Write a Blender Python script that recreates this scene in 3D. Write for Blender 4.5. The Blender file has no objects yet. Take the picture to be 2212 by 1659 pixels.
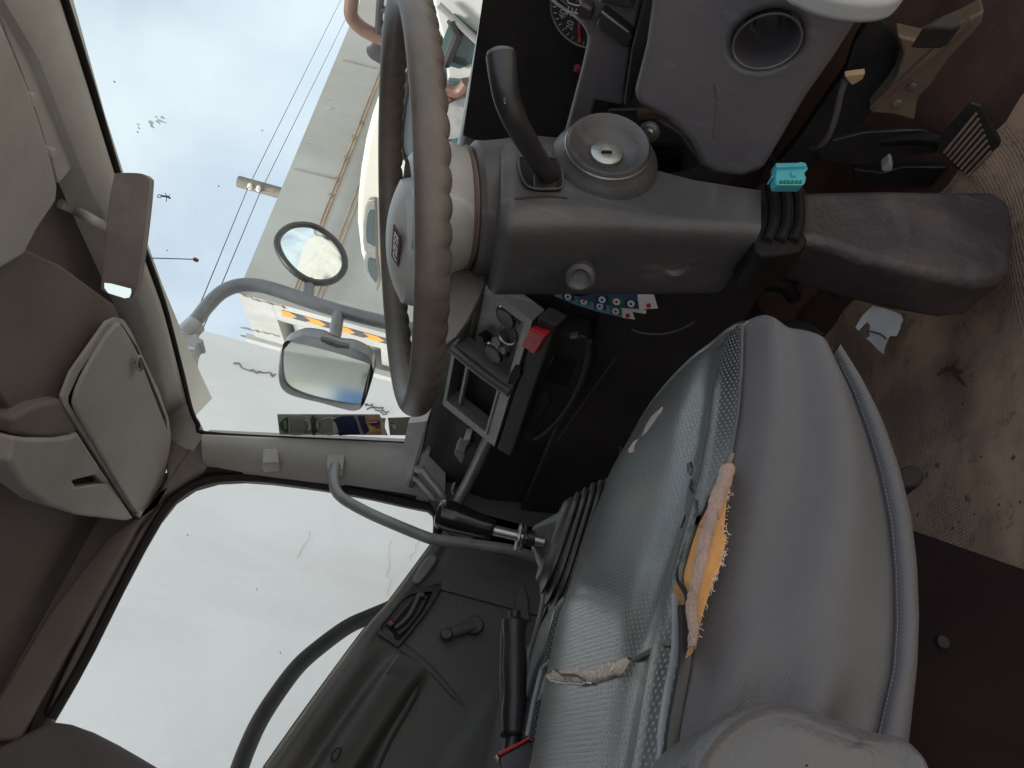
import bpy, bmesh, math, random
from mathutils import Vector, Matrix
random.seed(7)
rad = math.radians
# ------------------------------------------------------------------ camera, world, sun, exposure
SC = bpy.context.scene
col = SC.collection
F_PX, CX, CY = 1757.0, 1106.0, 829.5          # calibration of the photograph (2212 x 1659 units)
AX = Vector((0.54948312, 0.16591687, -0.818865))
AY = Vector((0.79273681, 0.20601945, 0.57369358))
AZ = Vector((0.26388756, -0.96437937, -0.0183242))
cam_d = bpy.data.cameras.new('camera')
cam = bpy.data.objects.new('camera', cam_d); col.objects.link(cam)
def _w(r): return Vector((AX.dot(r), AY.dot(r), AZ.dot(r)))
cx_, cy_, cz_ = _w(Vector((0, 1, 0))), _w(Vector((1, 0, 0))), -_w(Vector((0, 0, 1)))
cam.matrix_world = Matrix(((cx_.x, cy_.x, cz_.x, 0), (cx_.y, cy_.y, cz_.y, 0), (cx_.z, cy_.z, cz_.z, 0), (0, 0, 0, 1)))
cam_d.sensor_width = 36.0; cam_d.lens = 36.0 * F_PX / 2212.0
cam_d.clip_start = 0.02; cam_d.clip_end = 2000
SC.camera = cam

SUN_EL, SUN_AZ = rad(58), rad(178)             # azimuth clockwise from +Y
world = bpy.data.worlds.new('World'); SC.world = world; world.use_nodes = True
wt = world.node_tree; wt.nodes.clear()
wo = wt.nodes.new('ShaderNodeOutputWorld'); bg = wt.nodes.new('ShaderNodeBackground')
sky = wt.nodes.new('ShaderNodeTexSky'); sky.sky_type = 'NISHITA'; sky.sun_disc = False
sky.sun_elevation = SUN_EL; sky.sun_rotation = SUN_AZ; sky.dust_density = 1.5
tc = wt.nodes.new('ShaderNodeTexCoord')
nz = wt.nodes.new('ShaderNodeTexNoise'); nz.inputs['Scale'].default_value = 2.6; nz.inputs['Detail'].default_value = 5; nz.inputs['Roughness'].default_value = 0.5; nz.inputs['Distortion'].default_value = 0.3
rmp = wt.nodes.new('ShaderNodeValToRGB'); rmp.color_ramp.elements[0].position = 0.36; rmp.color_ramp.elements[1].position = 0.58
rmp.color_ramp.elements[0].color = (0.55, 0.55, 0.55, 1)
mixc = wt.nodes.new('ShaderNodeMixRGB'); mixc.inputs['Color2'].default_value = (5.9, 6.6, 6.9, 1)
wt.links.new(tc.outputs['Generated'], nz.inputs['Vector']); wt.links.new(nz.outputs['Fac'], rmp.inputs['Fac'])
wt.links.new(rmp.outputs['Color'], mixc.inputs['Fac']); wt.links.new(sky.outputs['Color'], mixc.inputs['Color1'])
wt.links.new(mixc.outputs['Color'], bg.inputs['Color']); bg.inputs['Strength'].default_value = 0.09
wt.links.new(bg.outputs['Background'], wo.inputs['Surface'])
sun_d = bpy.data.lights.new('sun', 'SUN'); sun_d.energy = 3.0; sun_d.angle = rad(12); sun_d.color = (1, 0.96, 0.9)
sun = bpy.data.objects.new('sun', sun_d); col.objects.link(sun)
sd = Vector((math.sin(SUN_AZ) * math.cos(SUN_EL), math.cos(SUN_AZ) * math.cos(SUN_EL), math.sin(SUN_EL)))
sun.rotation_euler = sd.to_track_quat('Z', 'Y').to_euler()
SC.view_settings.view_transform = 'Standard'; SC.view_settings.look = 'None'
SC.view_settings.exposure = 0.85; SC.view_settings.gamma = 1.0; SC.view_settings.use_curve_mapping = False
SC.render.engine = 'CYCLES'
SC.cycles.max_bounces = 10; SC.cycles.diffuse_bounces = 6; SC.cycles.transparent_max_bounces = 24
SC.cycles.use_denoising = True; SC.cycles.caustics_reflective = False

# ------------------------------------------------------------------ measuring helpers
def ray(px, py):
    r = Vector(((1659 - py - CY) / F_PX, (px - CX) / F_PX, 1.0)); return _w(r)
def at(px, py, X=None, Y=None, Z=None, t=None):
    r = ray(px, py)
    k = t if t is not None else (X / r.x if X is not None else (Y / r.y if Y is not None else Z / r.z))
    return r * k
def on(px, py, p0, n):
    r = ray(px, py); return r * (n.dot(p0) / n.dot(r))
def zc(x0, y0, s): return lambda x, y: ((x0 + s * x) / 1.47559, (y0 + s * y) / 1.47559)
r5 = zc(0, 700, .63301); m5 = zc(740, 880, .30139); m6 = zc(850, 680, .39177); z4 = zc(1380, 880, .33755)
p4 = zc(2100, 0, .52622); d2 = zc(700, 1700, .45208); b2 = zc(700, 0, .49186); w1 = zc(1080, 0, .30139); w2 = zc(1080, 450, .36166)
g1 = zc(1300, 1300, .36157); h1 = zc(1400, 1850, .36036); c1 = zc(2100, 500, .36166); s3 = zc(1600, 1700, .45096); s6 = zc(1900, 1000, .42194)
t8 = zc(1400, 0, .49186); k7 = zc(860, 1280, .19892); l7 = zc(1300, 800, .48216); f8 = zc(2200, 700, .48232); e4 = zc(2100, 1400, .63157); q3 = zc(1250, 1300, .21097)

# ------------------------------------------------------------------ materials
def _nt(name):
    m = bpy.data.materials.new(name); m.use_nodes = True
    nt = m.node_tree; nt.nodes.clear()
    o = nt.nodes.new('ShaderNodeOutputMaterial'); b = nt.nodes.new('ShaderNodeBsdfPrincipled')
    nt.links.new(b.outputs[0], o.inputs[0]); return m, nt, b
def N(nt, t, **kw):
    n = nt.nodes.new(t)
    for k, v in kw.items():
        if k in n.inputs: n.inputs[k].default_value = v
        else: setattr(n, k, v)
    return n
def mat(name, c, rough=.55, var=.25, scale=9, bump=.15, bscale=420, metal=0, spec=.5, dirt=None, dirt_amt=.0, dirt_scale=5, coat=0, stretch=None, scratch=0):
    """painted / moulded material: base colour broken up by noise, pores as bump, uneven roughness, dust patches"""
    m, nt, b = _nt(name); L = nt.links.new
    co = N(nt, 'ShaderNodeTexCoord')
    n1 = N(nt, 'ShaderNodeTexNoise', Scale=scale, Detail=6.0, Roughness=.6)
    L(co.outputs['Object'], n1.inputs['Vector'])
    r = N(nt, 'ShaderNodeValToRGB'); r.color_ramp.elements[0].position = .3; r.color_ramp.elements[1].position = .7
    k = lambda f: tuple(min(1, x * f) for x in c) + (1,)
    r.color_ramp.elements[0].color = k(1 - var); r.color_ramp.elements[1].color = k(1 + var)
    L(n1.outputs['Fac'], r.inputs['Fac']); out = r.outputs['Color']
    if dirt:
        n3 = N(nt, 'ShaderNodeTexNoise', Scale=dirt_scale, Detail=8.0, Roughness=.7); dm = N(nt, 'ShaderNodeMapping'); dm.inputs['Scale'].default_value = stretch or (1, 1, 1); L(co.outputs['Object'], dm.inputs['Vector']); L(dm.outputs[0], n3.inputs['Vector'])
        r3 = N(nt, 'ShaderNodeValToRGB'); r3.color_ramp.elements[0].position = .45; r3.color_ramp.elements[1].position = .72
        r3.color_ramp.elements[1].color = (dirt_amt,) * 3 + (1,)
        L(n3.outputs['Fac'], r3.inputs['Fac'])
        mx = N(nt, 'ShaderNodeMixRGB'); mx.inputs['Color2'].default_value = tuple(dirt) + (1,)
        L(r3.outputs['Color'], mx.inputs['Fac']); L(out, mx.inputs['Color1']); out = mx.outputs['Color']
    if scratch:
        for vec, sc_ in (((1, .08, .35), 70.0), ((.5, 1, .06), 55.0)):
            sm_ = N(nt, 'ShaderNodeMapping'); sm_.inputs['Scale'].default_value = vec; sm_.inputs['Rotation'].default_value = (.3, .5, .2); L(co.outputs['Object'], sm_.inputs['Vector'])
            sn = N(nt, 'ShaderNodeTexNoise', Scale=sc_, Detail=3.0, Roughness=.5); L(sm_.outputs[0], sn.inputs['Vector'])
            sr = N(nt, 'ShaderNodeMapRange'); sr.inputs['From Min'].default_value = .63; sr.inputs['From Max'].default_value = .70; sr.inputs['To Max'].default_value = scratch; L(sn.outputs['Fac'], sr.inputs['Value'])
            mx2 = N(nt, 'ShaderNodeMixRGB'); mx2.inputs['Color2'].default_value = tuple(min(.8, x * 2.2 + .05) for x in c) + (1,)
            L(sr.outputs[0], mx2.inputs['Fac']); L(out, mx2.inputs['Color1']); out = mx2.outputs['Color']
    L(out, b.inputs['Base Color'])
    mr = N(nt, 'ShaderNodeMapRange'); mr.inputs['To Min'].default_value = max(.03, rough - .1); mr.inputs['To Max'].default_value = min(1, rough + .1)
    L(n1.outputs['Fac'], mr.inputs['Value']); L(mr.outputs['Result'], b.inputs['Roughness'])
    b.inputs['Metallic'].default_value = metal; b.inputs['Specular IOR Level'].default_value = spec; b.inputs['Coat Weight'].default_value = coat
    if bump:
        n2 = N(nt, 'ShaderNodeTexNoise', Scale=bscale, Detail=2.0); L(co.outputs['Object'], n2.inputs['Vector'])
        bp = N(nt, 'ShaderNodeBump', Strength=bump, Distance=.002); L(n2.outputs['Fac'], bp.inputs['Height']); L(bp.outputs[0], b.inputs['Normal'])
    return m
def math_n(nt, op, a, bb=None):
    n = N(nt, 'ShaderNodeMath', operation=op)
    for i, v in ((0, a), (1, bb)):
        if v is None: continue
        if isinstance(v, (int, float)): n.inputs[i].default_value = v
        else: nt.links.new(v, n.inputs[i])
    return n.outputs[0]
def dotted(name, base, dot, pitch, rad_, rough, var=.3, big=6, weave=False, spec=.5, hb=1.2, coat=0):
    """leather or woven cloth: rows of punched dots laid out in the surface's own metres (UV), staggered"""
    m, nt, b = _nt(name); L = nt.links.new
    uv = N(nt, 'ShaderNodeTexCoord'); sx = N(nt, 'ShaderNodeSeparateXYZ'); L(uv.outputs['UV'], sx.inputs[0])
    u = math_n(nt, 'DIVIDE', sx.outputs[0], pitch); v = math_n(nt, 'DIVIDE', sx.outputs[1], pitch * .62)
    row = math_n(nt, 'FLOOR', v); off = math_n(nt, 'MULTIPLY', math_n(nt, 'MODULO', row, 2.0), .5)
    fu = math_n(nt, 'SUBTRACT', math_n(nt, 'FRACT', math_n(nt, 'ADD', u, off)), .5)
    fv = math_n(nt, 'MULTIPLY', math_n(nt, 'SUBTRACT', math_n(nt, 'FRACT', v), .5), .62)
    d = math_n(nt, 'SQRT', math_n(nt, 'ADD', math_n(nt, 'MULTIPLY', fu, fu), math_n(nt, 'MULTIPLY', fv, fv)))
    mk = N(nt, 'ShaderNodeMapRange', interpolation_type='SMOOTHSTEP'); L(d, mk.inputs['Value'])
    mk.inputs['From Min'].default_value = rad_ * .75; mk.inputs['From Max'].default_value = rad_ * 1.2; mk.inputs['To Min'].default_value = 1; mk.inputs['To Max'].default_value = 0
    co = uv.outputs['Object']
    n1 = N(nt, 'ShaderNodeTexNoise', Scale=big, Detail=6.0, Roughness=.62); L(co, n1.inputs['Vector'])
    r = N(nt, 'ShaderNodeValToRGB'); r.color_ramp.elements[0].position = .3; r.color_ramp.elements[1].position = .7
    r.color_ramp.elements[0].color = tuple(x * (1 - var) for x in base) + (1,); r.color_ramp.elements[1].color = tuple(x * (1 + var) for x in base) + (1,)
    L(n1.outputs['Fac'], r.inputs['Fac'])
    mx = N(nt, 'ShaderNodeMixRGB'); mx.inputs['Color2'].default_value = tuple(dot) + (1,); L(mk.outputs['Result'], mx.inputs['Fac']); L(r.outputs['Color'], mx.inputs['Color1'])
    L(mx.outputs['Color'], b.inputs['Base Color'])
    mr = N(nt, 'ShaderNodeMapRange'); mr.inputs['To Min'].default_value = rough - .08; mr.inputs['To Max'].default_value = rough + .12
    L(n1.outputs['Fac'], mr.inputs['Value']); L(math_n(nt, 'MINIMUM', math_n(nt, 'ADD', mr.outputs['Result'], math_n(nt, 'MULTIPLY', mk.outputs['Result'], .15 if weave else .5)), 1.0), b.inputs['Roughness']); b.inputs['Specular IOR Level'].default_value = spec
    if coat:
        L(math_n(nt, 'MULTIPLY', math_n(nt, 'SUBTRACT', 1.0, mk.outputs['Result']), coat), b.inputs['Coat Weight']); b.inputs['Coat Roughness'].default_value = .2
    n2 = N(nt, 'ShaderNodeTexNoise', Scale=700.0, Detail=2.0); L(co, n2.inputs['Vector'])
    n5 = N(nt, 'ShaderNodeTexNoise', Scale=18.0, Detail=3.0); L(co, n5.inputs['Vector'])
    hh = math_n(nt, 'ADD', math_n(nt, 'MULTIPLY', n2.outputs['Fac'], .25), math_n(nt, 'MULTIPLY', mk.outputs['Result'], .5 if weave else -1.0))
    hh = math_n(nt, 'ADD', hh, math_n(nt, 'MULTIPLY', n5.outputs['Fac'], hb))
    bp = N(nt, 'ShaderNodeBump', Strength=.35, Distance=.002); L(hh, bp.inputs['Height']); L(bp.outputs[0], b.inputs['Normal'])
    return m
def glass(name, tint, gloss=.06, ior=1.3):
    m = bpy.data.materials.new(name); m.use_nodes = True; nt = m.node_tree; nt.nodes.clear(); L = nt.links.new
    o = N(nt, 'ShaderNodeOutputMaterial'); tr = N(nt, 'ShaderNodeBsdfTransparent'); tr.inputs[0].default_value = tuple(tint) + (1,)
    g = N(nt, 'ShaderNodeBsdfGlossy', Roughness=.02); lw = N(nt, 'ShaderNodeFresnel'); ge = N(nt, 'ShaderNodeNewGeometry'); io = N(nt, 'ShaderNodeMapRange'); io.inputs['To Min'].default_value = ior; io.inputs['To Max'].default_value = 1 / ior; L(ge.outputs['Backfacing'], io.inputs['Value']); L(io.outputs[0], lw.inputs['IOR'])
    mx = N(nt, 'ShaderNodeMixShader'); L(lw.outputs[0], mx.inputs[0]); L(tr.outputs[0], mx.inputs[1]); L(g.outputs[0], mx.inputs[2])
    # a thin film of road dust
    co = N(nt, 'ShaderNodeTexCoord'); n = N(nt, 'ShaderNodeTexNoise', Scale=3.0, Detail=8.0, Roughness=.65); L(co.outputs['Object'], n.inputs[0])
    r = N(nt, 'ShaderNodeMapRange'); r.inputs['From Min'].default_value = .35; r.inputs['From Max'].default_value = .8; r.inputs['To Max'].default_value = gloss; L(n.outputs['Fac'], r.inputs['Value'])
    df = N(nt, 'ShaderNodeBsdfTranslucent'); df.inputs[0].default_value = (.8, .82, .8, 1)
    m2 = N(nt, 'ShaderNodeMixShader'); L(r.outputs[0], m2.inputs[0]); L(mx.outputs[0], m2.inputs[1]); L(df.outputs[0], m2.inputs[2])
    L(m2.outputs[0], o.inputs[0]); return m

TRIM = mat('warm_grey_trim', (.38, .357, .342), .6, .10, 6, .2, 500, dirt=(.2, .15, .13), dirt_amt=.35)
LINER = mat('headliner', (.165, .137, .132), .85, .14, 8, .3, 350, dirt=(.17, .11, .10), dirt_amt=.5, dirt_scale=3)
VISOR = mat('visor_vinyl', (.345, .32, .31), .7, .10, 7, .35, 600, dirt=(.2, .15, .13), dirt_amt=.3)
BLACK = mat('black_plastic', (.020, .018, .019), .38, .3, 12, .06, 500, dirt=(.07, .05, .045), dirt_amt=.4)
DASH = mat('dash_charcoal', (.035, .031, .031), .55, .3, 7, .35, 450, dirt=(.1, .075, .065), dirt_amt=.4)
PANEL = mat('grey_panel', (.098, .087, .098), .38, .26, 5, .2, 480, dirt=(.12, .085, .075), dirt_amt=.5, scratch=.1)
SILVER = mat('faded_silver', (.25, .245, .23), .38, .16, 10, .1, 500, dirt=(.12, .10, .085), dirt_amt=.6, metal=.25, scratch=.3)
COLUMN = mat('column_plastic', (.080, .073, .076), .42, .34, 7, .2, 480, dirt=(.13, .095, .08), dirt_amt=.6, scratch=.18)
HUBC = mat('hub_pale_grey', (.43, .41, .40), .38, .1, 9, .15, 400, dirt=(.2, .15, .125), dirt_amt=.65, scratch=.2)
RIMC = mat('worn_rim_rubber', (.105, .082, .070), .45, .28, 22, .16, 380, dirt=(.22, .19, .17), dirt_amt=.2, dirt_scale=12)
RUBBER = mat('black_rubber', (.012, .010, .010), .6, .3, 20, .2, 300, dirt=(.05, .038, .035), dirt_amt=.3, spec=.2)
BOOTM = mat('gaiter_rubber', (.05, .045, .045), .42, .3, 14, .2, 300, dirt=(.2, .15, .12), dirt_amt=.4)
DOORP = mat('door_vinyl', (.105, .096, .089), .5, .2, 5, .5, 350, dirt=(.11, .09, .075), dirt_amt=.5)
FLOORM = mat('rubber_floor_mat', (.24, .165, .125), .75, .3, 6, .5, 160, dirt=(.06, .045, .05), dirt_amt=.85, dirt_scale=4)
MUD = mat('muddy_metal', (.10, .052, .042), .6, .4, 6, .4, 120, dirt=(.2, .12, .09), dirt_amt=.6)
PLUM = mat('dark_steel_panel', (.0095, .0055, .0065), .8, .3, 5, .2, 220, dirt=(.018, .011, .011), dirt_amt=.5, spec=.03)
OLIVE = mat('bare_painted_steel', (.17, .13, .09), .5, .25, 8, .2, 200, dirt=(.12, .05, .03), dirt_amt=.7)
STEEL = mat('worn_steel', (.45, .43, .41), .35, .2, 20, .1, 300, metal=.9)
CHROME = mat('chrome', (.75, .75, .75), .12, .05, 20, 0, metal=1)
GREYPIPE = mat('grey_enamel', (.24, .235, .24), .35, .2, 20, .1, 300, dirt=(.3, .27, .24), dirt_amt=.4)
RUST = mat('rust_brown_paint', (.13, .065, .045), .5, .2, 10, .2, 200)
RED = mat('red_plastic', (.55, .02, .03), .4, .1, 20, .1, 400)
CYAN = mat('cyan_plastic', (.08, .42, .50), .45, .12, 30, .1, 300)
WHITEP = mat('white_paint', (.78, .78, .75), .4, .05, 4, 0, dirt=(.5, .45, .38), dirt_amt=.3)
CREAM = mat('cream_paint', (.56, .54, .47), .35, .04, 3, 0, dirt=(.55, .48, .38), dirt_amt=.3)
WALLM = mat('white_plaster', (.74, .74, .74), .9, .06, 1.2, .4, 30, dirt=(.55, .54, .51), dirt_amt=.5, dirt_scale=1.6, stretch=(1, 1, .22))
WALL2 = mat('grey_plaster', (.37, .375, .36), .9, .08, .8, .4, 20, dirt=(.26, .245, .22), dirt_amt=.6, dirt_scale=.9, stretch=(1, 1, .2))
STAIN = mat('damp_stain', (.24, .19, .15), .9, .3, 6, 0)
CRACK = mat('crack_dark', (.16, .15, .13), .95, .3, 8, 0)  # dark grey-brown for the crack lines
CONC = mat('concrete_yard', (.50, .47, .42), .9, .12, .8, .3, 10, dirt=(.33, .30, .26), dirt_amt=.5, dirt_scale=.6)
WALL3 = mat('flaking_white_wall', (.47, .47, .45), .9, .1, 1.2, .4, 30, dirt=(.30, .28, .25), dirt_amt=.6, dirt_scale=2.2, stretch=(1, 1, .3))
LORRYW = mat('dusty_white_enamel', (.50, .50, .48), .35, .06, 4, 0, dirt=(.34, .32, .28), dirt_amt=.5)
WOOD = mat('weathered_post', (.20, .175, .15), .8, .25, 6, .3, 60)
WIRE = mat('black_wire', (.03, .03, .035), .6, .1, 10, 0)
PAPER = mat('crumpled_paper', (.72, .70, .76), .8, .05, 30, .2, 120, dirt=(.45, .38, .36), dirt_amt=.3)
CARD = mat('printed_card', (.75, .72, .70), .5, .04, 30, 0)
BLUE = mat('blue_print', (.035, .065, .15), .45, .25, 40, 0)
NAVY = mat('navy_print', (.02, .02, .10), .4, .4, 60, 0)
SKYB = mat('pale_blue_print', (.11, .25, .36), .45, .25, 60, 0)
GREENP = mat('green_print', (.01, .17, .08), .5, .1, 30, 0)
ORANGE = mat('orange_print', (.75, .32, .14), .5, .2, 40, 0)
YELLOW = mat('yellow_print', (.7, .62, .08), .5, .2, 40, 0)
GREYST = mat('grey_label', (.36, .35, .33), .6, .15, 60, 0, dirt=(.45, .3, .3), dirt_amt=.5, dirt_scale=40)
CLEARF = mat('pale_film', (.55, .53, .47), .5, .1, 30, 0)
FOAM = mat('seat_foam', (.50, .245, .085), .9, .12, 30, .6, 260)
BACKING = mat('cloth_backing', (.55, .42, .34), .9, .15, 60, .6, 400)
BUG = mat('insect', (.14, .12, .11), .7, .2, 50, 0)
SMEAR = bpy.data.materials.new('white_smear'); SMEAR.use_nodes = True; _n = SMEAR.node_tree; _n.nodes.clear(); _o = _n.nodes.new('ShaderNodeOutputMaterial'); _t = _n.nodes.new('ShaderNodeBsdfTranslucent'); _t.inputs[0].default_value = (.95, .97, .97, 1); _n.links.new(_t.outputs[0], _o.inputs[0])
MIRROR = mat('mirror_glass', (.86, .90, .88), .015, .02, 4, 0, metal=1)
DKGLASS = mat('vehicle_dark_glass', (.035, .05, .05), .05, .2, 2, 0, coat=.6)
GREENG = mat('green_glass', (.045, .085, .085), .05, .25, 3, 0, coat=.6)
TEALST = mat('teal_sticker', (.15, .5, .40), .5, .1, 10, 0)
LEATHER = dotted('perforated_leather', (.019, .020, .023), (.25, .25, .25), .0062, .19, .30, .35, 5, spec=.8, hb=.0, coat=.75)

SIDEV = dotted('grey_seat_vinyl', (.074, .065, .071), (.096, .087, .094), .0019, .3, .50, .42, 5, weave=True)
DARKCL = dotted('dark_seat_cloth', (.06, .057, .06), (.10, .095, .10), .004, .28, .6, .2, 8, weave=True)
GLASS = glass('windscreen_glass', (.95, .975, .97), .022)
DGLASS = glass('door_glass', (.955, .965, .97), .006, 1.17)
LENS = glass('clear_lens', (.85, .85, .85), .02)
def hazard():
    m, nt, b = _nt('hazard_tape'); L = nt.links.new
    co = N(nt, 'ShaderNodeTexCoord'); s = N(nt, 'ShaderNodeSeparateXYZ'); L(co.outputs['UV'], s.inputs[0])
    a = math_n(nt, 'ABSOLUTE', math_n(nt, 'SUBTRACT', s.outputs[0], .07))
    f = math_n(nt, 'FRACT', math_n(nt, 'DIVIDE', math_n(nt, 'ADD', s.outputs[1], a), .34))
    g = math_n(nt, 'GREATER_THAN', f, .52)
    mx = N(nt, 'ShaderNodeMixRGB'); L(g, mx.inputs[0]); mx.inputs[1].default_value = (.75, .33, .05, 1); mx.inputs[2].default_value = (.08, .08, .08, 1)
    L(mx.outputs[0], b.inputs['Base Color']); b.inputs['Roughness'].default_value = .6; return m
HAZ = hazard()

# ------------------------------------------------------------------ object helpers
def tag(o, label=None, cat=None, group=None, kind=None):
    for k, v in (('label', label), ('category', cat), ('group', group), ('kind', kind)):
        if v: o[k] = v
    return o
def thing(name, loc, label, cat, group=None, kind=None):
    e = bpy.data.objects.new(name, None); col.objects.link(e); e.location = Vector(loc); e.empty_display_size = .05
    return tag(e, label, cat, group, kind)
def put(o, parent):
    if parent is not None:
        o.parent = parent
        base = parent.location.copy(); q = parent.parent
        o.matrix_parent_inverse = Matrix.Translation(-base) if parent.type == 'EMPTY' else Matrix.Identity(4)
    return o
def obj(name, me, m, parent=None, smooth=True, bevel=0, seg=3, solid=0, sub=0, ang=35, wn=True):
    if isinstance(me, bmesh.types.BMesh):
        b = me; bmesh.ops.recalc_face_normals(b, faces=b.faces) if not solid else None
        me = bpy.data.meshes.new(name); b.to_mesh(me); b.free()
    me.name = name
    o = bpy.data.objects.new(name, me); col.objects.link(o)
    if m: me.materials.append(m)
    if smooth:
        for p in me.polygons: p.use_smooth = True
    if solid:
        s = o.modifiers.new('solid', 'SOLIDIFY'); s.thickness = abs(solid); s.offset = 1 if solid > 0 else -1
    if bevel:
        v = o.modifiers.new('bevel', 'BEVEL'); v.width = bevel; v.segments = seg; v.limit_method = 'ANGLE'; v.angle_limit = rad(ang); v.harden_normals = True
    if sub:
        s = o.modifiers.new('sub', 'SUBSURF'); s.levels = sub; s.render_levels = sub
    if smooth and not sub:
        for ed in me.edges: pass
        if not bevel:
            es = o.modifiers.new('split', 'EDGE_SPLIT'); es.split_angle = rad(ang)
    return put(o, parent)
def prism(pts, vec, holes=(), bm=None):
    """polygon (with holes) extruded along vec"""
    b = bm or bmesh.new(); vec = Vector(vec)
    loops = [list(map(Vector, pts))] + [list(map(Vector, h)) for h in holes]
    tops, bots = [], []
    for lp in loops:
        tops.append([b.verts.new(p) for p in lp]); bots.append([b.verts.new(p + vec) for p in lp])
    for vs in (tops, bots):
        if len(vs) == 1: b.faces.new(vs[0])
        else:
            ed = []
            for lp in vs:
                for i in range(len(lp)): ed.append(b.edges.new((lp[i], lp[(i + 1) % len(lp)])))
            bmesh.ops.triangle_fill(b, use_beauty=True, use_dissolve=True, edges=ed)
    for t, q in zip(tops, bots):
        for i in range(len(t)):
            j = (i + 1) % len(t); b.faces.new((t[i], t[j], q[j], q[i]))
    return b
def boxm(c, sx, sy, sz, M=None, bm=None):
    b = bm or bmesh.new(); c = Vector(c); vs = []
    for x in (-1, 1):
        for y in (-1, 1):
            for z in (-1, 1):
                d = Vector((x * sx / 2, y * sy / 2, z * sz / 2)); vs.append(b.verts.new(c + (M @ d if M else d)))
    for f in ((0, 1, 3, 2), (4, 6, 7, 5), (0, 4, 5, 1), (2, 3, 7, 6), (0, 2, 6, 4), (1, 5, 7, 3)): b.faces.new([vs[i] for i in f])
    return b
def catmull(pts, k, closed=False):
    P = [Vector(p) for p in pts]; n = len(P); out = []
    rng = range(n if closed else n - 1)
    for i in rng:
        a, b_, c, d = (P[(i - 1) % n] if closed or i > 0 else P[0] * 2 - P[1], P[i], P[(i + 1) % n], P[(i + 2) % n] if closed or i + 2 < n else P[-1] * 2 - P[-2])
        for s in range(k):
            t = s / k
            out.append(.5 * ((2 * b_) + (c - a) * t + (2 * a - 5 * b_ + 4 * c - d) * t * t + (3 * b_ - a - 3 * c + d) * t ** 3))
    if not closed: out.append(P[-1])
    return out
def smooth2(pts, k=4, closed=True): 
    return [(v.x, v.y) for v in catmull([(p[0], p[1], 0) for p in pts], k, closed)]
def tube(path, r, seg=12, k=6, closed=False, caps=True, flat=1.0, bm=None, up=None):
    b = bm or bmesh.new(); P = catmull(path, k, closed) if k > 1 else [Vector(p) for p in path]; n = len(P)
    rr = r if callable(r) else (lambda s: r)
    rings = []; prev = None
    for i, p in enumerate(P):
        tg = (P[(i + 1) % n] - P[i - 1]) if closed else (P[min(i + 1, n - 1)] - P[max(i - 1, 0)])
        tg.normalize()
        if prev is None:
            u = Vector(up) if up else (Vector((0, 0, 1)) if abs(tg.z) < .9 else Vector((1, 0, 0)))
        else: u = prev
        u = (u - tg * u.dot(tg)).normalized(); prev = u; v = tg.cross(u)
        ra = rr(i / max(1, n - 1))
        rings.append([b.verts.new(p + (u * math.cos(2 * math.pi * j / seg) + v * flat * math.sin(2 * math.pi * j / seg)) * ra) for j in range(seg)])
    for i in range(n if closed else n - 1):
        A, B = rings[i], rings[(i + 1) % n]
        for j in range(seg): b.faces.new((A[j], A[(j + 1) % seg], B[(j + 1) % seg], B[j]))
    if caps and not closed: b.faces.new(list(reversed(rings[0]))); b.faces.new(rings[-1])
    return b
def frame_of(axis):
    w = Vector(axis).normalized(); u = w.orthogonal().normalized(); return u, w.cross(u), w
def lathe(prof, org, axis, seg=40, bm=None, sx=1.0, u=None):
    b = bm or bmesh.new(); org = Vector(org)
    if u is None: u, v, w = frame_of(axis)
    else:
        w = Vector(axis).normalized(); u = Vector(u); u = (u - w * u.dot(w)).normalized(); v = w.cross(u)
    rings = []
    for r, h in prof:
        if r < 1e-6: rings.append([b.verts.new(org + w * h)])
        else: rings.append([b.verts.new(org + w * h + (u * sx * math.cos(2 * math.pi * j / seg) + v * math.sin(2 * math.pi * j / seg)) * r) for j in range(seg)])
    for A, B in zip(rings, rings[1:]):
        for j in range(seg):
            k = (j + 1) % seg
            if len(A) == 1 and len(B) == 1: continue
            if len(A) == 1: b.faces.new((A[0], B[j], B[k]))
            elif len(B) == 1: b.faces.new((A[j], A[k], B[0]))
            else: b.faces.new((A[j], A[k], B[k], B[j]))
    return b
def loft(rows, closed=False):
    """grid surface through rows of points; UVs carry metres along both directions"""
    b = bmesh.new(); uv = b.loops.layers.uv.new('UVMap')
    rows = [[Vector(p) for p in r] for r in rows]; n = len(rows[0])
    V = [[b.verts.new(p) for p in r] for r in rows]
    cu = [[0.0] for _ in rows]
    for i, r in enumerate(rows):
        for j in range(1, n): cu[i].append(cu[i][-1] + (r[j] - r[j - 1]).length)
    mid = n // 2; cv = [0.0]
    for i in range(1, len(rows)): cv.append(cv[-1] + (rows[i][mid] - rows[i - 1][mid]).length)
    for i in range(len(rows) - 1):
        for j in range(n - 1):
            f = b.faces.new((V[i][j], V[i][j + 1], V[i + 1][j + 1], V[i + 1][j]))
            for lp, (a, c) in zip(f.loops, ((i, j), (i, j + 1), (i + 1, j + 1), (i + 1, j))): lp[uv].uv = (cu[a][c], cv[a])
    return b
def lerp(a, b, t): return a + (b - a) * t
def polyl(pts, s):
    """point at fraction s along a polyline of vectors"""
    L = [0.0]
    for a, b in zip(pts, pts[1:]): L.append(L[-1] + (b - a).length)
    d = s * L[-1]
    for i in range(len(pts) - 1):
        if d <= L[i + 1] or i == len(pts) - 2:
            k = (d - L[i]) / max(1e-9, L[i + 1] - L[i]); return pts[i].lerp(pts[i + 1], k)
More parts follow.
